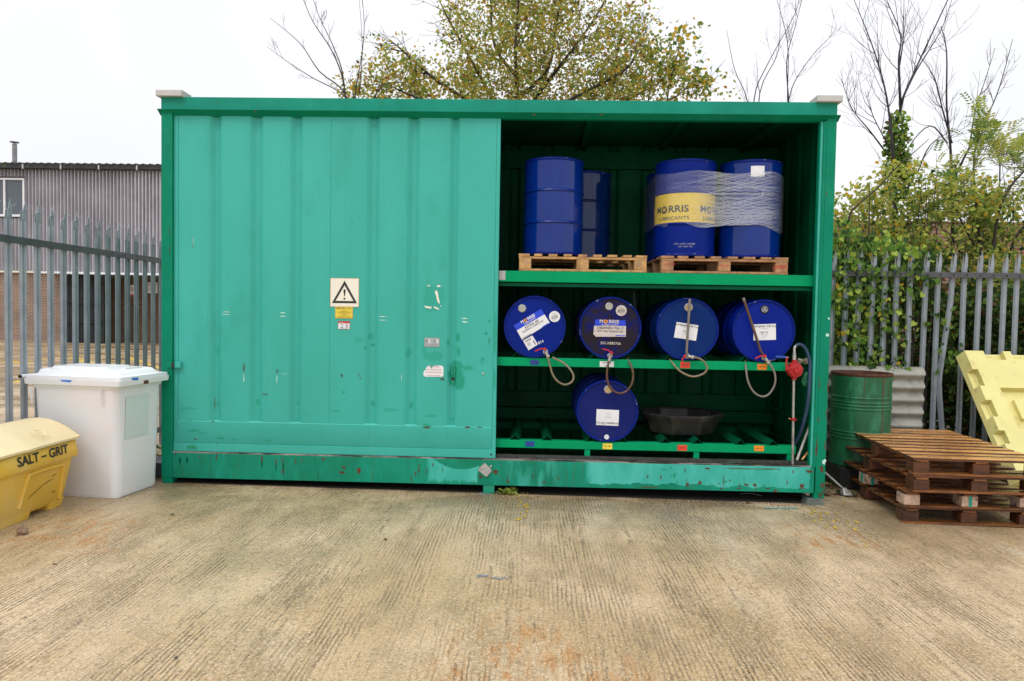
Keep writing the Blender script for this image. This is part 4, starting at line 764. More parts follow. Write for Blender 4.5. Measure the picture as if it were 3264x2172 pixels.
# ------------------------------------------------------------------ tub, pump, glove, rag, rods
def tub():
    c=PY('D',1568,975,.50); z=.456+.052; t=thing('plastic_tub','black octagonal plastic tub sitting on the bottom rack','tub',(1.83,.54,z)); M=ROOT[t]; b=MB()
    def ring(hx,hy,z,c=.58): return [(sx*a,sy*b_,z) for (sx,sy,a,b_) in ((1,-1,hx,hy*(1-c)),(1,1,hx,hy*(1-c)),(1,1,hx*(1-c),hy),(-1,1,hx*(1-c),hy),(-1,1,hx,hy*(1-c)),(-1,-1,hx,hy*(1-c)),(-1,-1,hx*(1-c),hy),(1,-1,hx*(1-c),hy))]
    rs=[ring(.295,.27,0),ring(.345,.32,.135),ring(.365,.34,.135),ring(.37,.345,.150),ring(.378,.35,.152),ring(.39,.362,.182),ring(.375,.35,.190),ring(.34,.315,.186),ring(.33,.305,.17),ring(.285,.26,.012)]
    vs=[v for r_ in rs for v in r_]; fs=[(i*8+j,i*8+(j+1)%8,(i+1)*8+(j+1)%8,(i+1)*8+j) for i in range(len(rs)-1) for j in range(8)]+[tuple(range(8)),tuple(72+j for j in range(8))]
    b.add(vs,fs,M_TUB,M); b.build('tub_shell',t,bevel=.006)
tub()
pu=thing('hand_pump','red rotary hand pump with a blue-gripped crank, at the right end of the racks','pump',(2.745,.05,.30))
c=PY('n1',742,95,.05); b=MB(); M=Matrix.Translation(c)@Matrix.Rotation(R_(90),4,'X')@Matrix.Rotation(R_(0),4,'Z')
b.lathe([(0,-.05),(.045,-.05),(.05,-.045),(.062,-.043),(.064,-.02),(.070,-.018),(.070,.018),(.064,.02),(.060,.045),(.03,.05),(.026,.07),(0,.07)],M_PUMP,M,24)
for k in range(6): a=k*math.pi/3+.3; p=c+Vector((.062*math.cos(a),0,.062*math.sin(a))); b.cyl(p+Vector((0,-.03,0)),p+Vector((0,.03,0)),.009,M_PUMP,8)
b.cyl(c+Vector((0,0,.06)),c+Vector((0,0,.092)),.024,M_PUMP,8); b.cyl(c+Vector((0,0,-.06)),c+Vector((0,0,-.09)),.024,M_PUMP,8); b.box(c.x-.075,c.x-.05,-.0,.05,c.z-.02,c.z+.03,M_PUMP); body=b.build('pump_body',pu,smooth=40)
b=MB(); P0=PY('a2',1797,1095,-.02); P1=PY('a2',1795,940,-.02); b.cyl(c+Vector((-.03,-.02,0)),P0+Vector((-.005,0,0)),.012,M_PUMP,10); b.tube([P0,P0.lerp(P1,.5)+Vector((-.006,0,0)),P1],[.013,.009,.011],M_PUMP,8); cr=b.build('crank',pu,smooth=40)
b=MB(); b.tube([PY('a2',1655,935,-.02),PY('a2',1672,936,-.02),PY('a2',1780,938,-.02)],[.011,.013,.012],M_BLUETAG,12); b.cyl(PY('a2',1780,938,-.02),PY('a2',1815,940,-.02),.004,M_CHROME,6); b.build('grip',cr,smooth=40)
b=MB(); b.cyl(PY('n1',737,178,.05),Vector((PY('n1',730,1000,.05).x,.05,.12)),.0115,M_PIPE,12); fl=PY('n1',733,598,.05); b.build('suction_pipe',pu,smooth=50)
b=MB(); b.cyl(fl+Vector((0,0,-.012)),fl+Vector((0,0,.012)),.019,M_PUMP,12); b.cyl(fl+Vector((0,0,-.008)),fl+Vector((0,0,.0)),.030,M_PUMP,16); b.cyl(fl+Vector((-.03,-.01,.004)),fl+Vector((-.05,-.012,.008)),.003,M_BRASS,6); b.build('pipe_flange',pu)
e0=PY('a2',1885,1000,.05); b=MB()
for (dz0,dz1,r_) in ((0,.022,.013),(.018,.055,.017),(.055,.062,.021),(.062,.075,.012),(.075,.082,.017),(.082,.105,.011)): b.cyl(e0+Vector((0,0,dz0)),e0+Vector((0,0,dz1)),r_,M_CHROME,8)
b.tube(smooth_path([e0+Vector((0,0,.10)),PY('a2',1890,825,.05),PY('a2',1910,795,.05),PY('a2',1935,785,.05)],5),.012,M_CHROME,10); b.build('outlet_fitting',pu,smooth=40)
b=MB(); P=smooth_path([PY('a2',1905,798,.05),PY('a2',1950,778,.05),PY('a2',2010,808,.05),PY('a2',2060,900,.04),PY('a2',2085,1020,.03),PY('n1',900,100,.02),PY('n1',890,330,.0),PY('n1',868,500,.015),PY('n1',835,640,.04),PY('n1',785,780,.10),PY('n1',720,905,.16),PY('n1',645,1010,.20)],7)
b.tube(P,.0165,M_NAVYH,12); b.build('delivery_hose',pu,smooth=60)
b=MB(); b.cyl(PY('n1',912,630,.10),PY('n1',768,1015,.05),.013,M_PIPE,10); tag(b.build('metal_rod',smooth=40),'grey metal rod leaning in the right corner of the open bay beside the blue hose','rod')
b=MB(); A=PY('n1',893,915,.10); B=PY('n1',818,1010,.06); b.tube([A,B],[.010,.009],W_WET,4); tag(b.build('wood_stick'),'short wooden stick leaning at the foot of the grey rod','stick')
gl=MB(); c=PY('n1',850,160,.10)
for (x,y,x2,y2) in ((832,190,818,228),(842,188,835,258),(852,188,858,260),(862,180,868,225)): gl.tube([PY('n1',x,y,.10),PY('n1',(x+x2)/2,(y+y2)/2,.094),PY('n1',x2,y2,.10)],[.011,.0105,.006],M_GLOVE,8)
gl.tube([PY('n1',872,120,.10),PY('n1',860,150,.098),PY('n1',848,192,.10)],[.014,.020,.020],M_GLOVE,10); gl.tube([PY('n1',852,160,.09),PY('n1',828,185,.088),PY('n1',822,205,.09)],[.010,.009,.006],M_GLOVE,8)
tag(gl.build('rubber_glove',smooth=60),'green rubber glove hanging behind the blue hose','glove')
b=MB(); cc=PY('a2',2010,985,.13); vs=[];nn=7
for j in range(nn):
    for i in range(nn): u,v=i/(nn-1)-.5,j/(nn-1)-.5; vs.append((cc.x+u*.10+.02*math.sin(v*9),cc.y+.02*math.sin(u*11+v*7)-.01,cc.z+.03*v+.014*math.cos(u*9+v*5)+.01*math.sin(v*13)))
b.add(vs,[(j*nn+i,j*nn+i+1,(j+1)*nn+i+1,(j+1)*nn+i) for j in range(nn-1) for i in range(nn-1)],M_RAG); tag(b.build('cloth_rag',smooth=80),'crumpled cream rag lying on the bracket behind the blue hose','rag')
# ------------------------------------------------------------------ white wheeled bin
BM=Matrix.Translation((-3.425,-.30,gz(-3.4)))@Matrix.Rotation(R_(-7),4,'Z')@Matrix.Diagonal((.9,.95,1.03,1))
bn=thing('wheeled_bin','large white plastic wheeled bin with a domed lid beside the yellow grit bin','bin',tuple(BM.translation),R_(-7))
b=MB(); b.loft([(0,.01,.395,.28,.0,.06),(0,.01,.412,.292,.03,.085),(0,.01,.42,.30,.3,.085),(0,0,.437,.317,.88,.07),(0,0,.445,.325,.925,.06)],M_BINW,6,M=BM)
b.loft([(0,0,.447,.327,.90,.06),(0,0,.455,.335,.925,.05),(0,0,.495,.355,.93,.03),(0,0,.50,.36,.972,.03),(0,0,.49,.35,.975,.03)],M_BINW,6,M=BM)
for (x,y) in ((-.42,-.335),(.30,-.33)): b.prism([(0,.90),(-.0,.76),(.012,.80),(.03,.90)] if y<0 else [],-.006,.006,M_BINW,'x',BM@Matrix.Translation((x,y,0))@Matrix.Rotation(math.pi,4,'Z'))
body=b.build('bin_body',bn,smooth=40)
b=MB(); b.loft([(0,0,.492,.352,.976,.035),(0,0,.49,.35,1.0,.04),(0,-.0,.43,.30,1.008,.06),(-.02,-.0,.41,.27,1.045,.06),(-.03,0,.38,.24,1.052,.06)],M_BINL,6,M=BM)
b.loft([(-.08,0,.30,.19,1.048,.05),(-.08,0,.285,.175,1.068,.05)],M_BINL,5,M=BM); b.box(.30,.36,-.10,.12,1.03,1.062,M_BINL,BM)
lid=b.build('lid',bn,smooth=35)
b=MB()
for p,q_ in (((-.46,-.28,.985),(-.56,-.28,.985)),((-.46,.28,.985),(-.56,.28,.985))): b.cyl(BM@Vector(p),BM@Vector(q_),.014,M_BINL,10)
b.cyl(BM@Vector((-.545,-.33,.985)),BM@Vector((-.545,.30,.985)),.016,M_BINL,12); b.cyl(BM@Vector((-.545,-.345,.985)),BM@Vector((-.545,-.33,.985)),.014,M_DARKGAP,12); b.build('lid_handle',bn,smooth=40)
b=MB(); b.add([(-.10,-.3615,.972),(.02,-.3615,.972),(.0,-.3625,.955),(-.085,-.3625,.960)],[(0,1,2,3)],M_TAPE,BM); b.add([(.502,-.19,.990),(.502,-.10,.985),(.503,-.12,.965),(.503,-.20,.975)],[(0,1,2,3)],M_TAPE,BM); b.build('blue_tape',bn)
b=MB(); b.add([(.4195,-.20,.80),(.4275,-.20,.83) if 0 else (.438,-.20,.83),(.438,.10,.83),(.4195,.10,.50)] if 0 else [(.4265,-.20,.48),(.4265,.12,.48),(.4385,.12,.83),(.4385,-.20,.83)],[(0,1,2,3)],mk('blank_bin_label',(.66,.72,.70),.4,var=.02),BM@Matrix.Translation((.004,0,0))); b.build('blank_label',bn)
b=MB(); b.box(.498,.506,-.03,.03,.925,.955,M_RUSTRIM,BM); b.build('lid_catch',bn,bevel=.002)
for (x,y) in ((-.3,.22),(.28,.22)):
    b=MB(); b.cyl(BM@Vector((x-.02,y+.05,.05)),BM@Vector((x+.02,y+.05,.05)),.05,M_DARKGAP,20); b.build('wheel',bn)
# ------------------------------------------------------------------ yellow grit bin
gb=thing('grit_bin','yellow plastic salt and grit bin with a faded domed lid, lettered SALT GRIT','grit bin',(-3.66,-1.3,gz(-3.6))); GY0,GY1=-2.0,-.735
gzb=gz(-3.5)
b=MB(); cy=(GY0+GY1)/2; hy=(GY1-GY0)/2; cx=-3.655
b.loft([(cx,cy,.235,hy-.10,.045+gzb,.06),(cx,cy,.26,hy-.06,.09,.07),(cx,cy,.30,hy-.012,.395,.06),(cx,cy,.322,hy+.008,.400,.055),(cx,cy,.330,hy+.012,.415,.05),(cx,cy,.315,hy,.538,.05),(cx,cy,.30,hy-.01,.55,.05)],M_GRIT,6)
for y in (GY0+.06,GY0+.5,GY1-.62,GY1-.24): b.loft([(cx,y+.08,.235,.085,gzb+.001,.03),(cx,y+.08,.25,.095,.075,.03)],M_GRIT,4)
# raised panel outline on the long side
def gx(z): return cx+.26+(z-.09)/.305*.04+.001
out_=[(-1.36,.12),(-1.30,.33),(-1.24,.355),(-.94,.355),(-.895,.33),(-.895,.08)]
b.tube(smooth_path([(gx(z),y,z) for y,z in out_],5),.016,M_GRIT,8)
body=b.build('bin_body',gb,smooth=45)
b=MB(); b.tube([(gx(z)+.001,y,z) for y,z in [(-1.27,.17),(-1.20,.20),(-1.12,.235),(-1.05,.255),(-.99,.262)]],[.0008,.0022,.0015,.0022,.0008],M_CRACK,4); b.tube([(gx(.28)+.003,-1.02,.285),(gx(.28)+.003,-.97,.295)],.0018,M_CRACK,4); b.tube([(gx(.15)+.003,-1.0,.15),(gx(.15)+.003,-.96,.155)],.002,M_CRACK,4); b.build('crack',body)
LT=Matrix(((0,0,1,0),(1,0,0,0),(0,1,0,0),(0,0,0,1)))
b=MB(); b.text('SALT – GRIT',.098,M_BLACK,Matrix.Translation((cx+.328,-1.165,.478))@LT,bold=.022,stretch=1.06,bend=lambda v:(v.x,v.y,-v.y*.13)); b.build('lettering',body)
prof=[(-3.318,.542),(-3.316,.560),(-3.345,.578),(-3.42,.628),(-3.50,.668),(-3.58,.696),(-3.66,.706),(-3.74,.698),(-3.82,.672),(-3.90,.625),(-3.985,.56),(-3.985,.542)]
def lidsec(y,s,dz=0): return [(-3.655+(x+3.655)*s,y,.542+(z-.542)*s+dz) for x,z in prof]
secs=[lidsec(GY0-.01,.97),lidsec(GY0+.02,1),lidsec(-1.40,1),lidsec(-1.37,1.035,.0),lidsec(-1.29,1.035),lidsec(-1.26,1),lidsec(-.79,1),lidsec(-.745,.99),lidsec(-.722,.955)]
b=MB(); n=len(prof); b.add([v for s in secs for v in s],[(i*n+j,i*n+j+1,(i+1)*n+j+1,(i+1)*n+j) for i in range(len(secs)-1) for j in range(n-1)]+[tuple(range(n)),tuple((len(secs)-1)*n+j for j in range(n))],M_GRITL)
c=Vector((-3.40,-1.12,.640)); nrm=Vector((.52,0,.85)).normalized(); t1=Vector((0,1,0)); t2=nrm.cross(t1)
b.tube([c+(t1*math.cos(a*.3307)+t2*math.sin(a*.3307))*.045 for a in range(20)],.004,M_GRITL,6,cap=False); b.build('lid',gb,smooth=40)
# ------------------------------------------------------------------ black casing, stone, small litter
b=MB(); M=Matrix.Translation((-3.21,.30,gz(-3.2)))@Matrix.Rotation(R_(12),4,'Z'); t=thing('plastic_casing','dark plastic casing with a round hole, lying between the white bin and the container','plastic casing',tuple(M.translation))
b.prism([(-.10,.0),(-.10,.13),(.0,.15),(.16,.125),(.16,0)],-.12,.25,M_BPLAS,'y',M); b.build('shell',t,bevel=.006); b=MB(); b.lathe([(.040,.002),(.046,-.006),(.052,.0)],M_TUB,M@Matrix.Translation((-.03,-.121,.065))@Matrix.Rotation(math.pi/2,4,'X'),20); b.lathe([(0,-.001),(.04,-.001)],M_DARKGAP,M@Matrix.Translation((-.03,-.1225,.065))@Matrix.Rotation(math.pi/2,4,'X'),20); b.build('round_hole',t)
bm=bmesh.new(); bmesh.ops.create_icosphere(bm,subdivisions=3,radius=.036); rs=random.Random(5)
for v in bm.verts: v.co*=1+.35*noise.noise(v.co*38+Vector((3,1,7))); v.co.z*=.95; v.co.x*=1.0
me=bpy.data.meshes.new('stone'); bm.to_mesh(me); bm.free(); me.materials.append(M_STONE); o=bpy.data.objects.new('stone',me); S.collection.objects.link(o); p=wG(*PX('r2',150,1472)); o.location=(p.x,p.y,gz(p.x)+.028); tag(o,'small brown stone on the concrete in front of the yellow grit bin','stone')
b=MB(); A=wG(*PX('a4',1210,1482)); B=wG(*PX('a4',1545,1487)); b.tube([A+Vector((0,0,.008)),B+Vector((0,0,.008))],.004,M_CYAN,5); tag(b.build('plastic_straw'),'thin cyan plastic strip on the concrete near the right front foot','plastic strip')
b=MB(); A=wG(*PX('n1',190,1382)); b.tube(smooth_path([A+Vector((0,.0,.02)),A+Vector((.1,.01,.025)),A+Vector((.2,-.02,.01))],4),.0018,M_SILVER,4); tag(b.build('wire'),'thin pale wire in the dirt under the sill beam','wire')
rd=random.Random(3); b=MB()
def pebble(b,c,r,m): 
    v=[c+Vector((r*math.cos(a)*rd.uniform(.6,1.2),r*math.sin(a)*rd.uniform(.6,1.2),0)) for a in (0,1.3,2.5,3.8,5.1)]; b.add([*v,c+Vector((0,0,r*.8))],[(i,(i+1)%5,5) for i in range(5)],m)
for i in range(2600):
    x=rd.uniform(-2.9,3.0); 
    if x<1.4 and rd.random()<.62: continue
    y=.10-abs(rd.gauss(0,.10))*(1.6 if x>1.6 else 1)+(.05 if x<1 else 0); 
    pebble(b,Vector((x,y,gz(x)-.001)),rd.uniform(.002,.007)*(1.3 if x>2 else 1),M_GRAV if rd.random()<.86 else M_GRAVL)
tag(b.build('grit_litter',fix=False),'dark wet grit and tiny stones gathered under the front of the container','grit',kind='stuff')
ground_sheet('damp_dirt_strip',-3.0,3.0,.03,1.5,.0045,M_GRAV)
# loose fallen leaves and specks near the container
def leafshape(b,c,size,m,rd,flat=False,broad=1.0,droop=.35):
    u=Vector((rd.uniform(-1,1),rd.uniform(-1,1),rd.uniform(-.12,.12) if flat else rd.uniform(-1,.5))).normalized(); w_=u.orthogonal().normalized()
    w_=Matrix.Rotation(rd.uniform(0,6.28) if not flat else 0,3,u)@w_
    if flat: w_=Vector((-u.y,u.x,rd.uniform(-.2,.2))).normalized()
    n_=u.cross(w_).normalized(); s=size*rd.uniform(.7,1.25); hw=s*.33*broad
    b.add([c,c+u*s*.35+w_*hw+n_*s*.07,c+u*s*.75+w_*hw*.75,c+u*s-n_*s*droop*.3,c+u*s*.75-w_*hw*.75,c+u*s*.35-w_*hw+n_*s*.07],[(0,1,2,3),(0,3,4,5)],m)
for (r,x,y,m,sz) in [('D',403,1185,M_DARKGAP,.035),('D',122,1301,L_BRN,.035),('D',411,1516,M_DARKGAP,.018),('D',892,1243,L_BRN,.03),('D',1230,1208,L_ORA,.02),('n1',248,1460,L_BRN,.05),('n1',330,1400,L_BRN,.05),('n1',1262,1450,L_YEL,.04),('D',2170,1211,L_ORA,.02),('D',858,1232,L_YEL,.02)]:
    b=MB(); p=wG(*PX(r,x,y)); leafshape(b,Vector((p.x,p.y,gz(p.x)+.008)),sz,m,random.Random(int(x)),True,1.3)
    tag(b.build('fallen_leaf',fix=False),'small dead leaf lying on the concrete','leaf','fallen leaves on the concrete')
# dandelion by the middle foot
b=MB(); c0=wG(*PX('r6',1450,1095)); rd=random.Random(8)
for k in range(17):
    a=rd.uniform(0,6.28); ln_=rd.uniform(.05,.11); up=rd.uniform(.25,1.1); u=Vector((math.cos(a),math.sin(a)*.6,up)).normalized(); s_=u.cross(Vector((0,0,1))).normalized(); p=c0+Vector((rd.uniform(-.06,.10),.02+rd.uniform(-.02,.02),.002)); hw=ln_*.22
    mid=p+u*ln_*.6; tip=p+u*ln_+Vector((math.cos(a)*.02,0,-.015)); b.add([p-s_*.004,mid-s_*hw,p+u*ln_*.85-s_*hw*.9,tip,p+u*ln_*.85+s_*hw*.9,mid+s_*hw,p+s_*.004,mid+Vector((0,0,-.006))],[(0,1,7),(1,2,3,7),(3,4,5,7),(5,6,7),(0,7,6)],L_LIME if k%3 else L_GREEN)
tag(b.build('weed',fix=False),'small bright green weed growing under the sill beside the middle foot','weed')
# ------------------------------------------------------------------ stack of pallets on the right
SG='stacked pallets by the container'; wp,dp=1.06,1.62
labs=['bottom pallet of the stack on the ground, dark wet blocks','second pallet up, with chipboard blocks and a teal paint stripe','third pallet up, dark wet wood, its back left corner sticking out','topmost wet pallet of the ground stack, with a closely slatted orange-brown deck']
zz=gz(3.9)+.002
for i,(yaw,fl,boards,sw) in enumerate([(-2,(3.475,-.505),9,.105),(-1.2,(3.465,-.53),9,.11),(-.6,(3.50,-.55),9,.105),(-3.6,(3.50,-.585),10,.118)]):
    a=R_(yaw); c=Vector((fl[0],fl[1],0))+Matrix.Rotation(a,3,'Z')@Vector((wp/2,dp/2,0))
    dpp=dp if i!=2 else dp+.10
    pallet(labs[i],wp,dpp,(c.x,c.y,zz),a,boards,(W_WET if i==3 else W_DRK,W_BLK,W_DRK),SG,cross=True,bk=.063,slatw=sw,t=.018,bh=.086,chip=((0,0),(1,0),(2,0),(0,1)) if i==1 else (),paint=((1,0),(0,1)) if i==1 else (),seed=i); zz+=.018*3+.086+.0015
# ------------------------------------------------------------------ open green drum
gd=thing('open_drum','scuffed open green steel drum with a rusty rim, beside the right post','drum',(3.735,.92,.155)); h=.93; r=.283
M=ROOT[gd]; p=[(r,0),(r+.005,.005),(r+.003,.02),(r-.001,.03)]
for z in (h*.30,h*.335,h*.37,h*.62,h*.655,h*.69,h*.74): p+=[(r-.001,z-.011),(r+.005,z-.005),(r+.006,z),(r+.005,z+.005),(r-.001,z+.011)]
p+=[(r-.002,h-.03)]; b=MB(); b.lathe(p,M_OLDG,M,56); b.build('drum_body',gd,smooth=40)
b=MB(); b.lathe([(r-.002,h-.03),(r+.006,h-.02),(r+.010,h-.008),(r+.006,h+.003),(r-.004,h),(r-.008,h-.03),(r-.008,h-.2)],M_RUSTRIM,M,56); b.build('rim',gd,smooth=50)
b=MB()
for (a_,z_0,z_1,ww) in ((-1.25,.30,.90,.011),(-1.22,.55,.9,.004),(-1.9,.62,.9,.004),(-.95,.7,.88,.003)): b.lathe([(r+.0015,z_0),(r+.0015,z_1)],M_RUST if ww<.01 else mk('rust_run',(.10,.075,.035),.7,var=.3,vs=20),M,2,a0=a_,a1=a_+ww/r*1.5)
b.build('rust_run',gd,fix=False)
b=MB(); b.lathe([(0,h-.035),(r-.009,h-.035)],M_WATER,M,40); b.build('lid_water',gd)
b=MB(); b.box(3.44,4.02,.64,1.20,gz(3.7)+.014,.152,M_TUB); b.box(3.50,3.56,.635,.64,.02,.10,M_DARKGAP); tag(b.build('plinth_block',bevel=.01),'black block the open green drum stands on, hidden in shade','block')
b=MB(); A=Vector((3.22,.75,.18)); b.cyl(A,Vector((3.38,.45,.0)),.011,M_PIPE,8); b.loft([(3.40,.40,.05,.05,-.045,.02),(3.385,.43,.02,.02,.01,.008)],M_PIPE,3); tag(b.build('small_shovel',smooth=40),'small rusty shovel lying behind the right post','shovel')
b=MB(); c=Vector((3.16,.62,.215)); b.lathe([(0,0),(.010,.0),(.013,-.008),(.010,-.03),(.006,-.06)],M_BINL,Matrix.Translation(c),14); tag(b.build('plastic_bottle',smooth=50),'small white bottle end behind the right post','bottle')
# corrugated fibre cement sheet
t=thing('corrugated_sheet','grey fibre cement corrugated sheet leaning on the fence behind the green drum','sheet',(3.9,1.2,0)); b=MB(); L=[]; N=96; Z0,Z1=gz(3.9)+.02,1.125
vs=[];fs=[]
for k in (0,1):
    for i in range(N+1):
        z=Z0+(Z1-Z0)*i/N; y=1.14+.17*(z-Z0)/(Z1-Z0)+.030*math.sin(z*2*math.pi/.135)+.006*k
        xr=4.575-.11*(1-i/N)+.007*math.sin(z*2*math.pi/.135+1.2)+.01*noise.noise(Vector((z*9,0,0)))
        for x in (3.28,3.7,4.1,xr): vs.append((x,y,z+.02*(3.7-x)*0))
n=4
for k in (0,1):
    for i in range(N): 
        for j in range(3): a=k*(N+1)*n+i*n+j; fs.append((a,a+1,a+n+1,a+n))
for i in range(N): a=i*n+3; c=(N+1)*n+i*n+3; fs.append((a,a+n,c+n,c))
for j in range(3): a=N*n+j; c=(N+1)*n+N*n+j; fs.append((a,a+1,c+1,c))
b.add(vs,fs,M_FIBRE); b.build('sheet',t,smooth=50,fix=False)
# yellow spill pallet leaning on the fence
z7=lambda x,y:(2900+x/2.8,1080+y/2.8)
T=wY(*z7(490,105),1.19); Bp=wX(*z7(920,1105),T.x); vd=(Bp-T).normalized(); ud=Vector((1,0,0)); nd=ud.cross(vd).normalized()
if nd.y>0: nd=-nd
def uv(x,y):
    d=ray(*z7(x,y)); t_=(T-CAM).dot(nd)/d.dot(nd); p=CAM+d*t_-T; return p.dot(ud),p.dot(vd)
v1,v2,v3,v4,v5,v6=[uv(600,y)[1] for y in (272,418,545,690,815,930)]; un=uv(620,300)[0]; vt=uv(800,188)[1]
u1,u2,u3,u4=[uv(x,150)[0] for x in (675,845,915,1080)]; cu,cv,cv2=uv(806,437)[0],uv(806,437)[1],uv(890,800)[1]; iu,iv,iv2=uv(935,535)[0],uv(930,535)[1],uv(950,705)[1]; pu1,pv1=uv(870,535)[0],iv-.02
US=sorted(set([0,un,u1,u2,u3,u4,cu,iu,iu+.40,cu+.66,1.52-0.27,1.52])); VSs=sorted(set([0,vt,v1,v2,v3,v4,v5,v6,cv,cv2,iv,iv2,1.50]))
TH=.115
def hh(u,v):
    if u<un and (v1<v<v2 or v3<v<v4 or v5<v<v6): return .045
    if v<vt and (u1<u<u2 or u3<u<u4): return .050
    if cu<u<cu+.66 and cv<v<cv2: return .10 if (iu<u<iu+.40 and iv<v<iv2) else .055
    return TH
sp_=thing('spill_pallet','pale yellow polythene spill pallet with a notched edge leaning against the right fence','spill pallet',tuple(T)); b=MB()
def S3(u,v,hx): return T+ud*u+vd*v+nd*(hx-TH)-(ud*(TH-hx)*.35 if u==0 else Vector())
nu,nv=len(US)-1,len(VSs)-1; HM=[[hh((US[i]+US[i+1])/2,(VSs[j]+VSs[j+1])/2) for j in range(nv)] for i in range(nu)]; key={}; vs=[];fs=[]
def V(u,v,hx):
    k=(round(u,4),round(v,4),round(hx,4))
    if k not in key: key[k]=len(vs); vs.append(S3(u,v,hx))
    return key[k]
for i in range(nu):
    for j in range(nv):
        h0=HM[i][j]; u0,u1_,v0,v1_=US[i],US[i+1],VSs[j],VSs[j+1]; fs.append((V(u0,v0,h0),V(u1_,v0,h0),V(u1_,v1_,h0),V(u0,v1_,h0)))
        for (ni,nj,a,c) in ((i+1,j,(u1_,v0),(u1_,v1_)),(i-1,j,(u0,v1_),(u0,v0)),(i,j+1,(u1_,v1_),(u0,v1_)),(i,j-1,(u0,v0),(u1_,v0))):
            h1=HM[ni][nj] if 0<=ni<nu and 0<=nj<nv else 0
            if h1<h0-1e-5: fs.append((V(*a,h0),V(*c,h0),V(*c,h1),V(*a,h1)))
fs.append((V(0,0,0),V(US[-1],0,0),V(US[-1],VSs[-1],0),V(0,VSs[-1],0))); b.add(vs,fs,M_SPILL); b.build('pallet_shell',sp_,bevel=.010,seg=3)
b=MB()
for (u0,v0,u_1,v_1) in ((.03,v1+.04,.03,v2-.04),(.03,v3+.04,.03,v4-.03),(u1+.02,.03,u2-.09,.03),(u3+.02,.03,u4-.05,.03)): b.tube([T+ud*u0+vd*v0+nd*(.048-TH),T+ud*u_1+vd*v_1+nd*(.048-TH)],.008,M_SPILL,6)
b.build('pocket_rib',sp_)
# ------------------------------------------------------------------ palisade fences
def pale(h,wd=.062,lean=1):
    b=MB(); a=wd/2; L=[(-a,.0),(-a*.62,-.014),(-a*.2,-.004),(a*.2,-.004),(a*.62,-.014),(a,0)]
    pts=L+[(x,y+.004) for x,y in reversed(L)]; b.prism(pts,0,h-.17,M_GALV,'z')
    z=h-.17; t_=.004
    def prong(x0,x1,tx,tz,ty,mx0,mx1,mz,my):
        for k in (0,):
            vs=[(x0,-.006,z),(x1,-.006,z),(mx1,-.006+my,mz),(tx,-.006+ty,tz),(mx0,-.006+my,mz)]; vs+=[(x,y+t_,q) for x,y,q in vs]
            b.add(vs,[(0,1,2,3,4),(9,8,7,6,5),(0,5,6,1),(1,6,7,2),(2,7,8,3),(3,8,9,4),(4,9,5,0)],M_GALV)
    prong(-a*.25,a,a*.42,h,-.004,-a*.02,a*.98,h-.07,0)
    prong(-a,-a*.25,-a*1.2*lean,h-.03,-.035,-a*1.12,-a*.62,h-.10,-.010)
    return b
FG='palisade fence pales'
fr=thing('palisade_fence','galvanised palisade fence with ivy and one bent pale, right of the container','fence',(4.5,1.42,gz(4.5)))
proto=None
for k in range(-5,38):
    x=3.902+.1397*k
    if k==7: continue
    if proto is None: o=pale(2.44).build('pale',fr,local=True); o.location=(x-4.5,0,0); proto=o
    else: o=proto.copy(); S.collection.objects.link(o); o.parent=fr; o.location=(x-4.5+rnd.uniform(-.008,.008),0,rnd.uniform(-.01,.01)+gz(x)-gz(4.5)); o.rotation_euler=(0,R_(rnd.uniform(-.4,.4)),0)
b=MB(); base=pale(2.44); base.ms=base.ms
c0=[(4.9,2.44),(4.89,1.9),(4.79,.98),(4.80,.85),(4.90,gz(4.5))]
nb=pale(2.44); 
def bendx(z):
    z=z+gz(4.5); pts=sorted([(q_,x) for x,q_ in c0])
    for (za,xa),(zb_,xb) in zip(pts,pts[1:]):
        if z<=zb_: return xa+(xb-xa)*(z-za)/(zb_-za)
    return pts[-1][1]
sub=MB(); L=[(-.031,.0),(-.019,-.014),(-.006,-.004),(.006,-.004),(.019,-.014),(.031,0)]; pts=L+[(x,y+.004) for x,y in reversed(L)]; zs=[0,.3,.6,.85,.9,.95,1.0,1.1,1.5,1.9,2.27]; n=len(pts); vs=[]
for z in zs: vs+=[(x+bendx(z)-4.5,y,z) for x,y in pts]
sub.add(vs,[(i*n+j,i*n+(j+1)%n,(i+1)*n+(j+1)%n,(i+1)*n+j) for i in range(len(zs)-1) for j in range(n)],M_GALV)
for v,f,mi in [(nb.v,nb.f,nb.mi)]:
    k0=24 if False else 0
top=[v for v in nb.v if v.z>2.2]
idx={i:None for i,v in enumerate(nb.v) if v.z>2.26}; remap={}; vv=[]
for f in nb.f:
    if all(i in idx for i in f):
        for i in f:
            if i not in remap: remap[i]=len(vv); q_=nb.v[i]; vv.append((q_.x+bendx(q_.z)-4.5,q_.y,q_.z))
sub.add(vv,[tuple(remap[i] for i in f) for f in nb.f if all(i in idx for i in f)],M_GALV)
o=sub.build('pale',fr,local=True); o['label']='bent pale, kinked near its foot'
for z in (2.09,.10):
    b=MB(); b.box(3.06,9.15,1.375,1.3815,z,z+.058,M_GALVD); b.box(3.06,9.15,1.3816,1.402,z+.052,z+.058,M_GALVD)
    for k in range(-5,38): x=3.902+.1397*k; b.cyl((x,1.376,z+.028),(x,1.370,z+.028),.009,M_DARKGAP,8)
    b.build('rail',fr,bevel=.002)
b=MB(); b.box(5.035,5.06,1.47,1.50,gz(5)-.05,2.2,M_GALV); b.build('fence_post',fr)
fl_=thing('palisade_fence','galvanised palisade fence running away from the camera, left of the container behind the bins','fence',(-4.0,.6,gz(-4)))
proto=None
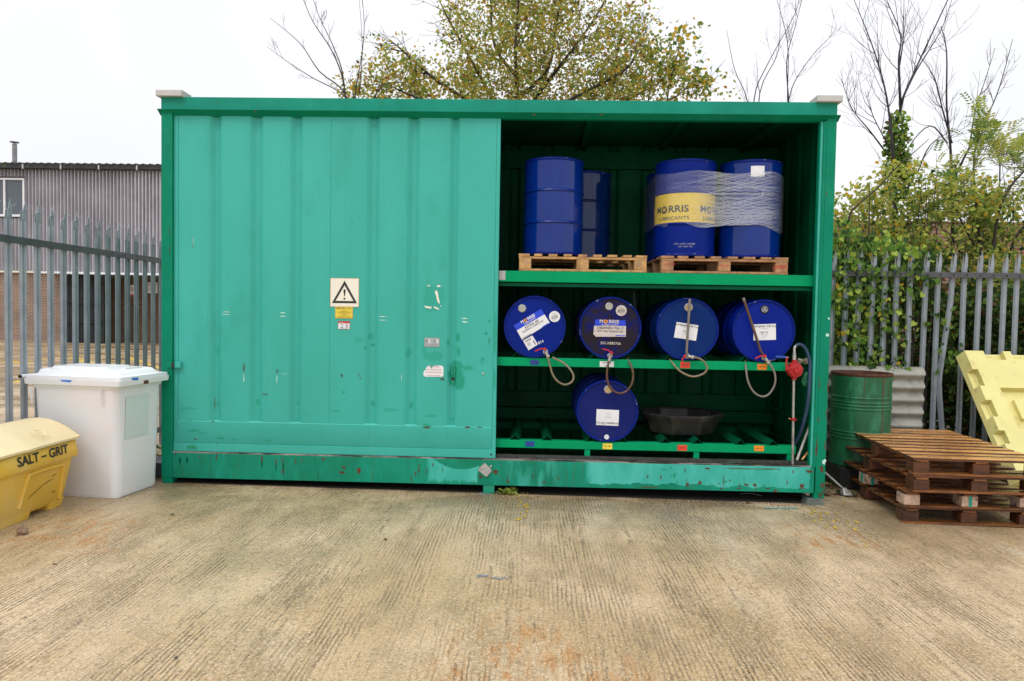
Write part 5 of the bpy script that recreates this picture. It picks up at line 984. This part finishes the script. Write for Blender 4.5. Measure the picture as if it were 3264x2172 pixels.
for k in range(-9,17):
    y=-.443+.1764*k
    if proto is None: o=pale(2.50,.085,-1).build('pale',fl_,local=True); proto=o
    else: o=proto.copy(); S.collection.objects.link(o); o.parent=fl_
    o.location=(0,y-.6,rnd.uniform(-.01,.01)); o.rotation_euler=(0,0,R_(90))
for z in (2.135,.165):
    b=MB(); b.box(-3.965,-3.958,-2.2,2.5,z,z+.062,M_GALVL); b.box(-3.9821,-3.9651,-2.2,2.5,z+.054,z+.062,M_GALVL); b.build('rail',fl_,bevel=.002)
# ------------------------------------------------------------------ industrial building far left
bd=thing('industrial_building','grey corrugated and brick industrial building across the yard behind the left fence','building',(-17,26,.1))
b=MB(); b.box(-19.2,-19.0 if 0 else -18.95,22.9,23.2,.0,2.995,M_BRICK); b.box(-48,-19.2005,22.9,23.2,.0,2.995,M_BRICK); b.build('brick_wall',bd)
b=MB(); b.box(-18.9495,-4,23.6,23.8,.0,2.995,M_BRICKD); b.box(-18.9495,-18.75,23.201,23.5995,0,2.995,M_BRICKD); b.build('sheltered_wall',bd)
def cor(x0,x1,pitch,amp,y,z0,z1,m,b):
    n=int((x1-x0)/pitch*8); b.strip([(x0+(x1-x0)*i/n,y+amp*math.sin(2*math.pi*(x0+(x1-x0)*i/n)/pitch)) for i in range(n+1)],z0,z1,m)
b=MB(); cor(-20.60,-4,.148,.11,22.85,3.05,7.36,M_CORR,b); cor(-48,-21.86,.148,.11,22.85,3.05,7.36,M_CORR,b); cor(-21.86,-20.60,.148,.11,22.85,6.92,7.36,M_CORR,b); cor(-21.86,-20.60,.148,.11,22.85,3.05,5.2,M_CORR,b); b.box(-48,-4,22.95,23.1,3.05,7.3,M_SOOT); b.build('cladding',bd,smooth=60,fix=False)
b=MB(); b.box(-48,-4,22.78,22.89,2.98,3.048,M_CREAM); b.build('flashing',bd)
b=MB(); n=1300; L=[]
for i in range(n+1): x=-48+44*i/n; L.append((x,.028*math.sin(2*math.pi*x/.30)))
vs=[]; 
for (y,z,dz) in ((22.45,7.37,.0),(22.45,7.42,.0),(31,8.3,0)): vs+=[(x,y,z+q_) for x,q_ in L]
m_=n+1; b.add(vs,[(j*m_+i,j*m_+i+1,(j+1)*m_+i+1,(j+1)*m_+i) for j in range(2) for i in range(n)],M_ROOF); b.box(-48,-4,22.47,22.80,7.22,7.415,M_ROOF); roof=b.build('roof',bd,fix=False)
b=MB()
for i in range(8): x=-20.5+i*1.57; b.box(x,x+.05,22.42,22.465,7.18,7.36,M_CAST)
b.build('gutter_bracket',bd)
b=MB(); b.cyl((-23.41,26,7.9),(-23.41,26,8.98),.10,M_SOOT,14); b.cyl((-23.41,26,9.04),(-23.41,26,9.07),.19,M_SOOT,16); b.cyl((-23.41,26,8.98),(-23.41,26,9.04),.02,M_SOOT,6); b.build('flue',roof,smooth=40)
wn=MB(); X0,X1,Z0,Z1=-24.3,-20.67,5.28,6.86
wn.box(X0,X1,22.79,22.9,Z1-.07,Z1,M_FRAMEW); wn.box(X0,X1,22.77,22.9,Z0,Z0+.09,M_FRAMEW); wn.box(X1-.08,X1,22.79,22.9,Z0+.09,Z1-.07,M_FRAMEW)
for x in (-21.56,-22.5,-23.4): wn.box(x,x+.07,22.79,22.9,Z0+.09,Z1-.07,M_FRAMEW)
wf=wn.build('window',bd); b=MB(); b.box(X0,X1-.08,22.86,22.89,Z0+.09,Z1-.07,M_GLASS); b.build('pane',wf)
b=MB(); n=520; L=[(-19.5+11*i/n,.018*math.sin(2*math.pi*i*11/n/.14)) for i in range(n+1)]; vs=[]
for (y,z) in ((21.9,2.90),(21.9,2.94),(22.85,3.02)): vs+=[(x,y,z+q_+.02) for x,q_ in L]
m_=n+1; b.add(vs,[(j*m_+i,j*m_+i+1,(j+1)*m_+i+1,(j+1)*m_+i) for j in range(2) for i in range(n)],M_CANOPY); b.build('canopy',bd,fix=False)
b=MB(); cor(-18.93,-17.15,.14,.03,22.5,.10,2.88,M_PANELB,b)
for z in (.12,.95,1.75,2.5): b.box(-18.93,-17.15,22.40,22.46,z,z+.06,M_DARKGAP)
b.box(-17.2,-17.12,22.40,22.56,.1,2.88,M_DARKGAP); b.build('shutter_panel',bd,fix=False)
b=MB(); b.box(-17.1,-8,21.95,22.0,2.80,2.86,M_DARKGAP); b.box(-17.1,-15.4,22.3,22.33,1.72,1.75,M_DARKGAP)
for x in (-16.5,-15.9,-15.35): b.box(x,x+.03,22.3,22.33,.12,1.75,M_DARKGAP)
b.build('barrier_rail',bd)
p0=PY('r1',932,1140,23.59); p1=PY('r1',972,1220,23.59); b=MB(); b.box(p0.x,p1.x,23.57,23.598,p1.z,p0.z,M_WHITE); cx=(p0.x+p1.x)/2; zc=p0.z-(p0.z-p1.z)*.38; b.tube([(cx+.085*math.cos(i*.4189),23.565,zc+.085*math.sin(i*.4189)) for i in range(16)],.010,M_RED,4); b.tube([(cx-.06,23.565,zc+.06),(cx+.06,23.565,zc-.06)],.008,M_RED,4); b.box(cx-.05,cx+.05,23.56,23.565,zc-.012,zc+.006,M_BLACK); b.box(p0.x+.01,p1.x-.01,23.56,23.569,p1.z+.01,p1.z+.08,M_RED); tag(b.build('no_smoking_sign'),'small white and red no smoking sign on the sheltered brick wall','sign')
p0=PY('r1',1056,1122,23.59); p1=PY('r1',1125,1200,23.59); b=MB(); b.box(p0.x,p1.x,23.57,23.598,p1.z,p0.z,M_WHITE); b.text('Notice',.125,M_BLACK,face((p0.x+p1.x)/2,23.565,p0.z-.09),bold=.01)
for i in range(4): b.box(p0.x+.03,p1.x-.05,23.56,23.569,p0.z-.2-.05*i,p0.z-.185-.05*i,M_GREYP)
tag(b.build('notice_board'),'white board reading Notice on the sheltered brick wall','sign')
# red brick building behind the right-hand trees
rb=thing('brick_building','red brick building wall seen through the leaves behind the right fence','building',(10,9.5,-.1)); b=MB(); b.box(5.6,32,9,11,-.2,3.69,M_BRICKR); b.build('brick_wall',rb); b=MB(); b.box(5.58,32.02,8.98,11.02,3.6905,3.72,M_BRICKR); b.build('coping',rb)
# ------------------------------------------------------------------ vegetation
def grow(b,P,d,ln,r,depth,rd,mat,tips,bend=.18,segs=4,kids=4,ang=34,minr=.002,sides=5,upw=.12):
    pts=[P]; rs=[r]; dirs=[d]
    for i in range(segs):
        d=(d+Vector((rd.uniform(-1,1),rd.uniform(-.8,.8),rd.uniform(-1,1)))*bend+Vector((0,0,upw))).normalized(); P=P+d*ln/segs; pts.append(P); rs.append(max(minr,r*(1-.75*(i+1)/segs))); dirs.append(d)
    b.tube(pts,rs,mat,sides,cap=False)
    if depth<=0: tips+= [(p,d) for p in pts[1:]]; return
    for k in range(kids):
        t=rd.uniform(.25,1); i=min(segs-1,int(t*segs)); p=pts[i].lerp(pts[i+1],t*segs-i); ax=dirs[i].orthogonal().normalized(); ax=Matrix.Rotation(rd.uniform(0,6.28),3,dirs[i])@ax
        nd_=(Matrix.Rotation(R_(rd.uniform(ang*.6,ang*1.35)),3,ax)@dirs[i]).normalized(); grow(b,p,nd_,ln*rd.uniform(.4,.7),max(minr,rs[i]*.55),depth-1,rd,mat,tips,bend,max(2,segs-1),max(2,kids-1),ang,minr,max(3,sides-1),upw)
def limb(b,pix,Y,r0,r1,mat,rd,sides=7,dy=.25):
    pts=[]; 
    for i,(x,y) in enumerate(pix): pts.append(wY(x*1.3854,y*1.3854,Y+dy*math.sin(i*1.7+Y)))
    P=smooth_path(pts,4); n=len(P); b.tube(P,[r0+(r1-r0)*i/(n-1) for i in range(n)],mat,sides,cap=False); return P
def twigs(b,P,n,ln,r,rd,mat,tips,t0=.15,depth=1,kids=3,ang=38,minr=.0022,upw=.15,bend=.16):
    for k in range(n):
        t=rd.uniform(t0,1)**.8; i=min(len(P)-2,int(t*(len(P)-1))); d=(P[i+1]-P[i]).normalized(); ax=Matrix.Rotation(rd.uniform(0,6.28),3,d)@d.orthogonal().normalized()
        grow(b,P[i],(Matrix.Rotation(R_(rd.uniform(ang*.6,ang*1.4)),3,ax)@d).normalized(),ln*rd.uniform(.5,1.2)*(1.15-t*.5),r*(1.1-t*.5),depth,rd,mat,tips,bend,4,kids,ang,minr,4,upw)
def leaves(b,anchors,n,size,spread,mats,rd,broad=1.0,keep=lambda p:True):
    for (p,d) in anchors:
        for k in range(n if isinstance(n,int) else (int(n)+(rd.random()<n%1))):
            c=p+Vector((rd.gauss(0,1),rd.gauss(0,1),rd.gauss(0,1)))*spread
            if keep(c): leafshape(b,c,size,rd.choice(mats),rd,False,broad)
# big half-turned tree behind the container
rd=random.Random(21); tr=thing('tree','big olive and yellow autumn tree rising behind the middle of the container roof','tree',(.0,4.2,gz(0))); b=MB(); tips=[]
hub=[(1200,700),(1198,520),(1190,330)]
main=[hub+[(1190,230),(1186,120),(1192,10),(1200,-90)],hub+[(1230,230),(1290,150),(1370,40),(1420,-60)],hub+[(1140,240),(1090,150),(1040,60),(1010,0)],hub+[(1120,260),(1010,190),(930,120),(900,95)],hub+[(1110,290),(980,235),(880,190)],hub+[(1260,260),(1370,200),(1450,150),(1490,60)],hub+[(1270,290),(1420,240),(1520,190)],[(1190,230),(1260,160),(1280,60),(1300,-60)],[(1190,180),(1140,110),(1130,20),(1140,-60)],hub+[(1300,300),(1400,225),(1420,120),(1440,60)]]
for i,pix in enumerate(main):
    P=limb(b,pix,4.2+rd.uniform(-.7,.7),.05 if len(pix)>4 else .03,.008,M_BARK,rd,7,.2); twigs(b,P,17,.62,.011,rd,M_BARK,tips,.42,1,4,42,.0025,.03,.22)
b.build('trunk',tr,fix=False,smooth=60)
def crownkeep(el,rd):
    def f(p):
        # the crown thins towards its edge
        for (x,z,rx,rz) in el:
            q_=((p.x-x)/rx)**2+((p.z-z)/rz)**2
            if q_<1 and rd.random()<1.15-q_*.75: return True
        return False
    return f
def el(D,Y): 
    o=[]
    for (x,y,rx,ry) in D:
        c=wY(x*1.3854,y*1.3854,Y); s=1.3854*(Y-CAM.y)/FPX; o.append((c.x,c.z,rx*s,ry*s))
    return o
EL=el([(1150,150,130,120),(1250,80,110,130),(1060,190,130,75),(1350,170,130,90),(1420,110,70,90),(930,185,90,50),(850,215,60,32),(1180,0,170,110),(1480,200,90,60),(1300,-60,160,90),(1250,230,420,45)],4.2)
b=MB(); LM=[L_OLIVE]*10+[L_GREEN]*4+[L_LIME]*3+[L_YEL]*3+[L_ORA]*1+[L_BRN]*1; kp=crownkeep(EL,rd)
leaves(b,tips,3,.052,.05,LM,rd,1.0,kp)
for (x,z,rx,rz) in EL:      # leaf sprays between the limbs
    for k in range(int(115*rx*rz/.12)):
        a=rd.uniform(0,6.28); q_=rd.random()**.55; c=Vector((x+rx*q_*math.cos(a),4.2+rd.uniform(-1.0,1.0),z+rz*q_*math.sin(a)))
        if noise.noise(c*2.3)<-.16: continue
        for j in range(rd.randint(3,8)): leafshape(b,c+Vector((rd.gauss(0,.06),rd.gauss(0,.06),rd.gauss(0,.06))),.052,rd.choice(LM),rd)
b.build('crown',tr,fix=False)
# smaller leafy saplings each side of it
def sapling(label,pixs,Y,els,mats,size,seed,n=3,dens=50,r0=.018,broad=1.1,tw=10,cat='tree',name='tree',spread=.05,ln=.4):
    rd=random.Random(seed); c=wY(pixs[0][0][0]*1.3854,pixs[0][0][1]*1.3854,Y); t=thing(name,label,cat,(c.x,Y,gz(c.x))); b=MB(); tips=[]
    for pix in pixs: P=limb(b,pix,Y,r0,.004,M_BARK,rd,6,.12); twigs(b,P,tw,ln,.006,rd,M_BARK,tips,.3,1,3,40,.002,.05,.2)
    b.build('trunk',t,fix=False,smooth=60); E_=el(els,Y); b=MB(); kp=crownkeep(E_,rd); leaves(b,tips,n,size,spread,mats,rd,broad,kp)
    for (x,z,rx,rz) in E_:
        for k in range(int(dens*rx*rz/.12)):
            a=rd.uniform(0,6.28); q_=rd.random()**.55; c=Vector((x+rx*q_*math.cos(a),Y+rd.uniform(-.5,.5),z+rz*q_*math.sin(a)))
            if noise.noise(c*2.7)<-.1: continue
            for j in range(rd.randint(2,6)): leafshape(b,c+Vector((rd.gauss(0,.05),rd.gauss(0,.05),rd.gauss(0,.05))),size,rd.choice(mats),rd,False,broad)
    b.build('crown',t,fix=False); return t
sapling('low yellowing shrub top just above the roof at the left of the big tree',[[(830,700),(828,400),(815,230),(800,180)],[(835,700),(850,300),(880,200),(960,190)]],3.6,[(825,215,40,40),(880,215,55,32),(950,205,60,45)],[L_OLIVE]*4+[L_GREEN]*2+[L_YEL]*2+[L_ORA],.055,31,dens=45)
sapling('slim leafy sapling above the roof at the right of the big tree',[[(1520,700),(1525,400),(1535,230),(1555,140),(1580,50)],[(1520,700),(1500,300),(1560,220),(1610,190),(1640,195)],[(1520,700),(1490,300),(1500,180),(1495,110)]],3.9,[(1560,150,55,75),(1575,80,25,45),(1590,200,50,35),(1500,190,60,60),(1510,125,35,60)],[L_GREEN]*4+[L_OLIVE]*3+[L_YEL]*2,.068,32,dens=24,broad=1.3)
# bare trees
def bare(label,limbs,Y,seed,mat=M_BARKP,tw=14,ln=.7,r=.007,name='bare_tree',extra=None):
    rd=random.Random(seed); c=wY(limbs[0][0][0][0]*1.3854,limbs[0][0][0][1]*1.3854,Y); t=thing(name,label,'tree',(c.x,Y,gz(c.x))); b=MB(); tips=[]
    for (pix,r0,r1,n) in limbs: P=limb(b,pix,Y+rd.uniform(-.15,.15),r0*.8,r1*.6,mat,rd,7,.10); twigs(b,P,n if n is not None else tw,ln,r,rd,M_TWIG if mat!=M_BARK else mat,tips,.2,1,3,36,.0019,.22,.14)
    b.build('trunk',t,fix=False,smooth=60); return t,tips,rd
bare('bare thin-stemmed shrub fanning out above the roof at the left of the big tree',[([(800,700),(800,400),(800,230),(735,165),(690,100),(622,42)],.020,.004,3),([(800,300),(795,225),(720,180),(665,145),(615,108)],.012,.004,4),([(800,330),(792,200),(765,120),(720,50),(690,-20)],.016,.005,5),([(800,320),(790,180),(768,110),(735,40),(715,-20)],.014,.004,4),([(810,340),(818,215),(832,130),(838,60),(832,-20)],.013,.004,4),([(812,340),(830,180),(833,90),(825,-20)],.01,.003,3)],3.4,41,M_BARK,ln=.28,r=.004)
bare('bare pale twiggy tree rising behind the roof, nearest to the big tree on its right',[([(1745,700),(1742,400),(1720,235),(1690,160),(1672,70)],.016,.004,8),([(1742,400),(1748,215),(1790,120),(1795,0)],.014,.004,8),([(1742,380),(1735,230),(1765,150),(1830,30),(1840,-30)],.014,.004,6)],5.2,42,ln=.45,r=.004)
bare('bare pale twiggy tree rising behind the roof, nearest to the right corner cap',[([(1815,700),(1818,400),(1812,225),(1812,100),(1785,-10)],.018,.005,9),([(1818,400),(1815,230),(1860,140),(1925,70)],.014,.004,7),([(1815,235),(1810,140),(1830,60),(1850,-20)],.012,.004,7)],5.0,43,ln=.45,r=.004)
tA,tipsA,rA=bare('tall dark bare tree with an ivy-clad trunk, just right of the container corner',[([(2065,1000),(2062,600),(2058,440),(2056,330),(2072,250),(2082,215),(2120,130),(2190,-20)],.042,.010,10),([(2058,420),(2050,300),(2035,200),(2005,100),(1965,0)],.022,.006,14),([(2072,250),(2068,140),(2072,80),(2040,0)],.022,.006,8),([(2070,150),(2078,90),(2080,0)],.012,.005,5),([(2085,210),(2110,160),(2165,70),(2190,0)],.014,.005,6),([(2045,360),(2000,300),(1960,250),(1935,180)],.014,.004,8),([(2046,340),(2010,270),(1990,210)],.010,.004,6),([(2110,400),(2140,335),(2190,300)],.014,.005,6)],2.9,44,ln=.62,r=.006)
tB,tipsB,rB=bare('bare dark tree with three upright limbs, furthest right',[([(2190,1000),(2192,600),(2190,420),(2186,330),(2178,240),(2178,120),(2165,60)],.034,.007,12),([(2192,420),(2225,350),(2270,270),(2300,200),(2330,90)],.020,.005,12),([(2190,330),(2168,250),(2150,180),(2110,120)],.016,.005,8),([(2230,340),(2245,250),(2265,190),(2290,110)],.012,.004,8),([(2180,330),(2140,290),(2090,340),(2060,420)],.013,.005,5)],3.2,45,ln=.55,r=.0055)
rd=random.Random(5); cn=thing('bramble_cane','long brown cane slanting up through the shrub above the fence','cane',(3.9,2.0,0)); b=MB(); P=smooth_path([PY('b7',x,y,1.95) for x,y in ((300,1400),(330,1310),(480,1180),(600,1050),(720,945),(805,870))],5); m=len(P); b.tube(P,[.012-.009*i/(m-1) for i in range(m)],M_BARK,6,cap=False); b.build('stem',cn)
# ivy sleeves on the two trunks
for (t,els,Y,sd) in ((tA,[(2062,330,24,75),(2066,400,28,60)],2.85,51),(tB,[(2188,420,16,50)],3.15,52)):
    rd=random.Random(sd); b=MB()
    for (x,z,rx,rz) in el(els,Y):
        for k in range(620 if sd==51 else 200):
            a=rd.uniform(0,6.28); q_=rd.random()**.5; leafshape(b,Vector((x+rx*q_*math.cos(a),Y+rd.uniform(-.12,.10),z+rz*q_*math.sin(a))),.05,rd.choice([L_IVY]*4+[L_DGREEN]*2+[L_IVYL]*2+[L_GREEN]*2+[L_BRN]),rd,False,1.5)
    b.build('ivy_sleeve',t,fix=False)
# shrubs, ash tree and ivy behind and on the right fence
def mass(name,label,cat,Dreg,Y0,Y1,n,size,mats,seed,top,clump=6,broad=1.2,stems=14,hole=-.05,sc=1.7,stemtop=None):
    """leafy growth: clumps of leaves between two depths, under an uneven top outline given in photo pixels"""
    rd=random.Random(seed); x0,x1,yb=Dreg; c=wY((x0+x1)/2*1.3854,yb*1.3854,(Y0+Y1)/2); t=thing(name,label,cat,(c.x,(Y0+Y1)/2,gz(c.x))); b=MB()
    def tp(x):
        for (xa,ya),(xb,yb_) in zip(top,top[1:]):
            if x<=xb: return ya+(yb_-ya)*(x-xa)/(xb-xa)
        return top[-1][1]
    k=0
    while k<n:
        x=rd.uniform(x0,x1); y=rd.uniform(tp(x)-12,yb); Y=rd.uniform(Y0,Y1); p=wY(x*1.3854,y*1.3854,Y); k+=1
        if p.z<gz(p.x)+.02: continue
        nn=noise.noise(Vector((p.x*sc,Y*sc*.7,p.z*sc))); edge=(y-tp(x))/90
        if nn<hole+(.22-.3*min(1,edge) if edge<1 else -.12): continue
        m0=mats if nn<.25 else mats[len(mats)//3:]
        for j in range(rd.randint(clump//2,clump)): leafshape(b,p+Vector((rd.gauss(0,size),rd.gauss(0,size),rd.gauss(0,size))),size,rd.choice(m0),rd,False,broad)
    fo=b.build('foliage',t,fix=False); b=MB()
    for k in range(stems):
        x=rd.uniform(x0,x1); y=tp(x)+rd.uniform(-15,120); Y=rd.uniform(Y0,Y1); A=wY((x+rd.uniform(-40,40))*1.3854,yb*1.3854,Y); A.z=gz(A.x); B=wY(x*1.3854,y*1.3854,Y); C_=A.lerp(B,.5)+Vector((rd.uniform(-.2,.2),0,rd.uniform(-.1,.1))); P=smooth_path([A,C_,B],4); m=len(P); b.tube(P,[.012-.009*i/(m-1) for i in range(m)],M_BARK,5,cap=False)
    b.build('stems',t,fix=False); return t
mass('shrub','mixed green and yellow shrub above the fence, between the container corner and the ivy-clad tree','shrub',(1905,2140,960),2.0,3.2,3200,.052,[L_DGREEN]*2+[L_GREEN]*5+[L_OLIVE]*5+[L_LIME]*5+[L_YEL]*1,61,[(1900,440),(1930,470),(1975,440),(2010,425),(2045,385),(2080,400),(2110,385),(2150,430)],stems=16)
mass('shrub','olive and yellow shrub filling the gap between the two dark bare trees','shrub',(2100,2300,960),2.1,3.4,2600,.052,[L_DGREEN]*2+[L_GREEN]*5+[L_OLIVE]*5+[L_LIME]*4+[L_YEL]*1,62,[(2100,400),(2140,385),(2180,440),(2220,400),(2300,420)],stems=12)
mass('dark_undergrowth','dark ivy and bramble undergrowth low behind the right fence','undergrowth',(1905,2440,1010),1.75,2.6,4200,.065,[L_DGREEN]*7+[L_GREEN]*2+[L_BRN],63,[(1900,560),(2000,590),(2080,600),(2160,590),(2230,640),(2330,680),(2440,680)],stems=8,hole=-.34)
mass('shrub','green shrub with dark stems behind the straight pales at the far right','shrub',(2215,2460,960),2.6,4.4,2300,.062,[L_DGREEN]*3+[L_GREEN]*5+[L_OLIVE]*4+[L_YEL]*1+[L_LIME]*3,64,[(2215,560),(2240,470),(2280,430),(2330,450),(2400,420),(2460,450)],stems=10,hole=-.12)
# ash tree: feathered leaves
rd=random.Random(71); at=thing('ash_tree','fresh green ash tree with feathered leaves at the right edge','tree',tuple(wY(2290*1.3854,900*1.3854,3.0)*1.0)); b=MB(); tips=[]
for pix,r0,n in [([(2280,1000),(2270,700),(2250,520),(2240,380),(2255,300)],.028,16),([(2275,700),(2300,480),(2370,380),(2420,340)],.022,14),([(2262,600),(2200,480),(2210,400)],.014,10),([(2285,800),(2330,560),(2400,500),(2460,480)],.02,14),([(2280,760),(2200,560),(2140,520)],.012,8),([(2270,800),(2330,700),(2420,640)],.012,12),([(2265,700),(2300,420),(2290,330)],.014,12)]:
    P=limb(b,pix,3.0+rd.uniform(-.5,.5),r0,.005,M_BARK,rd,6,.15); twigs(b,P,n,.42,.006,rd,M_BARK,tips,.35,1,3,42,.002,.05,.18)
b.build('trunk',at,fix=False,smooth=60); b=MB(); rd.shuffle(tips)
for (p,d) in tips[:2600]:
    u=(d+Vector((rd.uniform(-.7,.7),rd.uniform(-.7,.7),rd.uniform(-.6,.2)))).normalized(); s_=u.cross(Vector((0,0,1)));
    if s_.length<.1: continue
    s_.normalize(); L_=rd.uniform(.16,.26); m=rd.choice([L_LIME]*4+[L_GREEN]*4+[L_OLIVE]*2)
    for j in range(5):
        q_=p+u*L_*(j+1)/5.5+Vector((0,0,-.05*(j/5)**2))
        for sg in (-1,1):
            e=(s_*sg+u*.45+Vector((0,0,-.15))).normalized(); ll=.062; w_=u*.013; b.add([q_,q_+e*ll*.5+w_,q_+e*ll,q_+e*ll*.5-w_],[(0,1,2,3)],m)
b.build('crown',at,fix=False)
# ivy climbing on the fence
rd=random.Random(81); iv=thing('climbing_ivy','bright ivy with heart-shaped leaves climbing through the right fence next to the container','ivy',(3.9,1.4,gz(3.9))); b=MB(); 
EI=[(1950,620,45,80,1.0),(1985,720,60,110,1.0),(2040,600,75,60,.8),(2020,760,60,70,.7),(2100,640,55,55,.7),(2080,720,35,60,.4),(1945,760,30,120,.6),(2030,840,50,40,.6),(2130,700,20,60,.3),(2090,960,25,40,.5),(2180,780,25,90,.5),(2010,565,70,28,.5),(2110,575,60,22,.3),(1950,560,35,60,.9),(1990,860,60,30,.6)]
for (x,y,rx,ry,dn) in EI:
    for k in range(int(rx*ry*.036*dn)):
        a=rd.uniform(0,6.28); q_=rd.random()**.55; Y=1.44+rd.uniform(-.12,.35); p=wY((x+rx*q_*math.cos(a))*1.3854,(y+ry*q_*math.sin(a))*1.3854,Y)
        if abs(((p.x-3.902)/.1397)%1-.5)>.34 and Y<1.46 and rd.random()<.45: p.y+=.12
        for j in range(rd.randint(1,4)):
            c=p+Vector((rd.gauss(0,.035),rd.gauss(0,.03),rd.gauss(0,.035))); s=rd.uniform(.045,.075); u=Vector((rd.uniform(-.9,.9),rd.uniform(-1.1,.5),-1)).normalized(); w_=Vector((1,rd.uniform(-1.2,1.2),rd.uniform(-.5,.5))); w_=(w_-u*w_.dot(u)).normalized(); n_=u.cross(w_); m=rd.choice([L_IVY]*6+[L_GREEN]*2+[L_IVYL]*(3 if p.y<1.45 else 1)+[L_DGREEN]*(3 if p.y<1.45 else 8)+([L_YEL] if rd.random()<.3 else [L_DGREEN]))
            b.add([c,c-u*s*.18+w_*s*.30+n_*s*.1,c+u*s*.22+w_*s*.46,c+u*s*.85,c+u*s*.22-w_*s*.46,c-u*s*.18-w_*s*.30+n_*s*.1],[(0,1,2,3),(0,3,4,5)],m)
b.build('foliage',iv,fix=False); b=MB()
for k in range(26):
    x=rd.uniform(1935,2130); P=smooth_path([wY(x*1.3854,1000*1.3854,1.5),wY((x+rd.uniform(-25,25))*1.3854,800*1.3854,1.48),wY((x+rd.uniform(-40,40))*1.3854,rd.uniform(560,680)*1.3854,1.46)],5); b.tube(P,.004,M_BARK,4,cap=False)
b.build('stems',iv,fix=False)
# leaf litter on the soil and a small weed by the left fence
rd=random.Random(91); b=MB()
for k in range(1500):
    x,y=rd.uniform(3.1,7),rd.uniform(1.1,3.6); 
    if y<1.3 and rd.random()<.6: continue
    leafshape(b,Vector((x,y,gz(x)+.02+rd.random()*.03)),.055,rd.choice([L_BRN]*3+[L_ORA]*2+[L_YEL]+[L_OLIVE]),rd,True,1.2)
for k in range(160):
    x,y=rd.uniform(3.08,3.5),rd.uniform(.35,1.1); leafshape(b,Vector((x,y,gz(x)+.012)),.045,rd.choice([L_BRN,L_BRN,L_DGREEN,L_IVYL,M_GRAV]),rd,True,1.2)
tag(b.build('leaf_litter',fix=False),'brown and yellow fallen leaves under the right fence','leaf litter',kind='stuff')
b=MB()
for k in range(90): p=Vector((rd.uniform(-3.75,-3.2),rd.uniform(.75,1.25),gz(-3.4)+rd.uniform(.0,.13))); leafshape(b,p,.07,rd.choice([L_GREEN,L_DGREEN,L_OLIVE,L_BRN]),rd,False,1.2)
tag(b.build('weed',fix=False),'low green weeds between the white bin and the container post','weed')
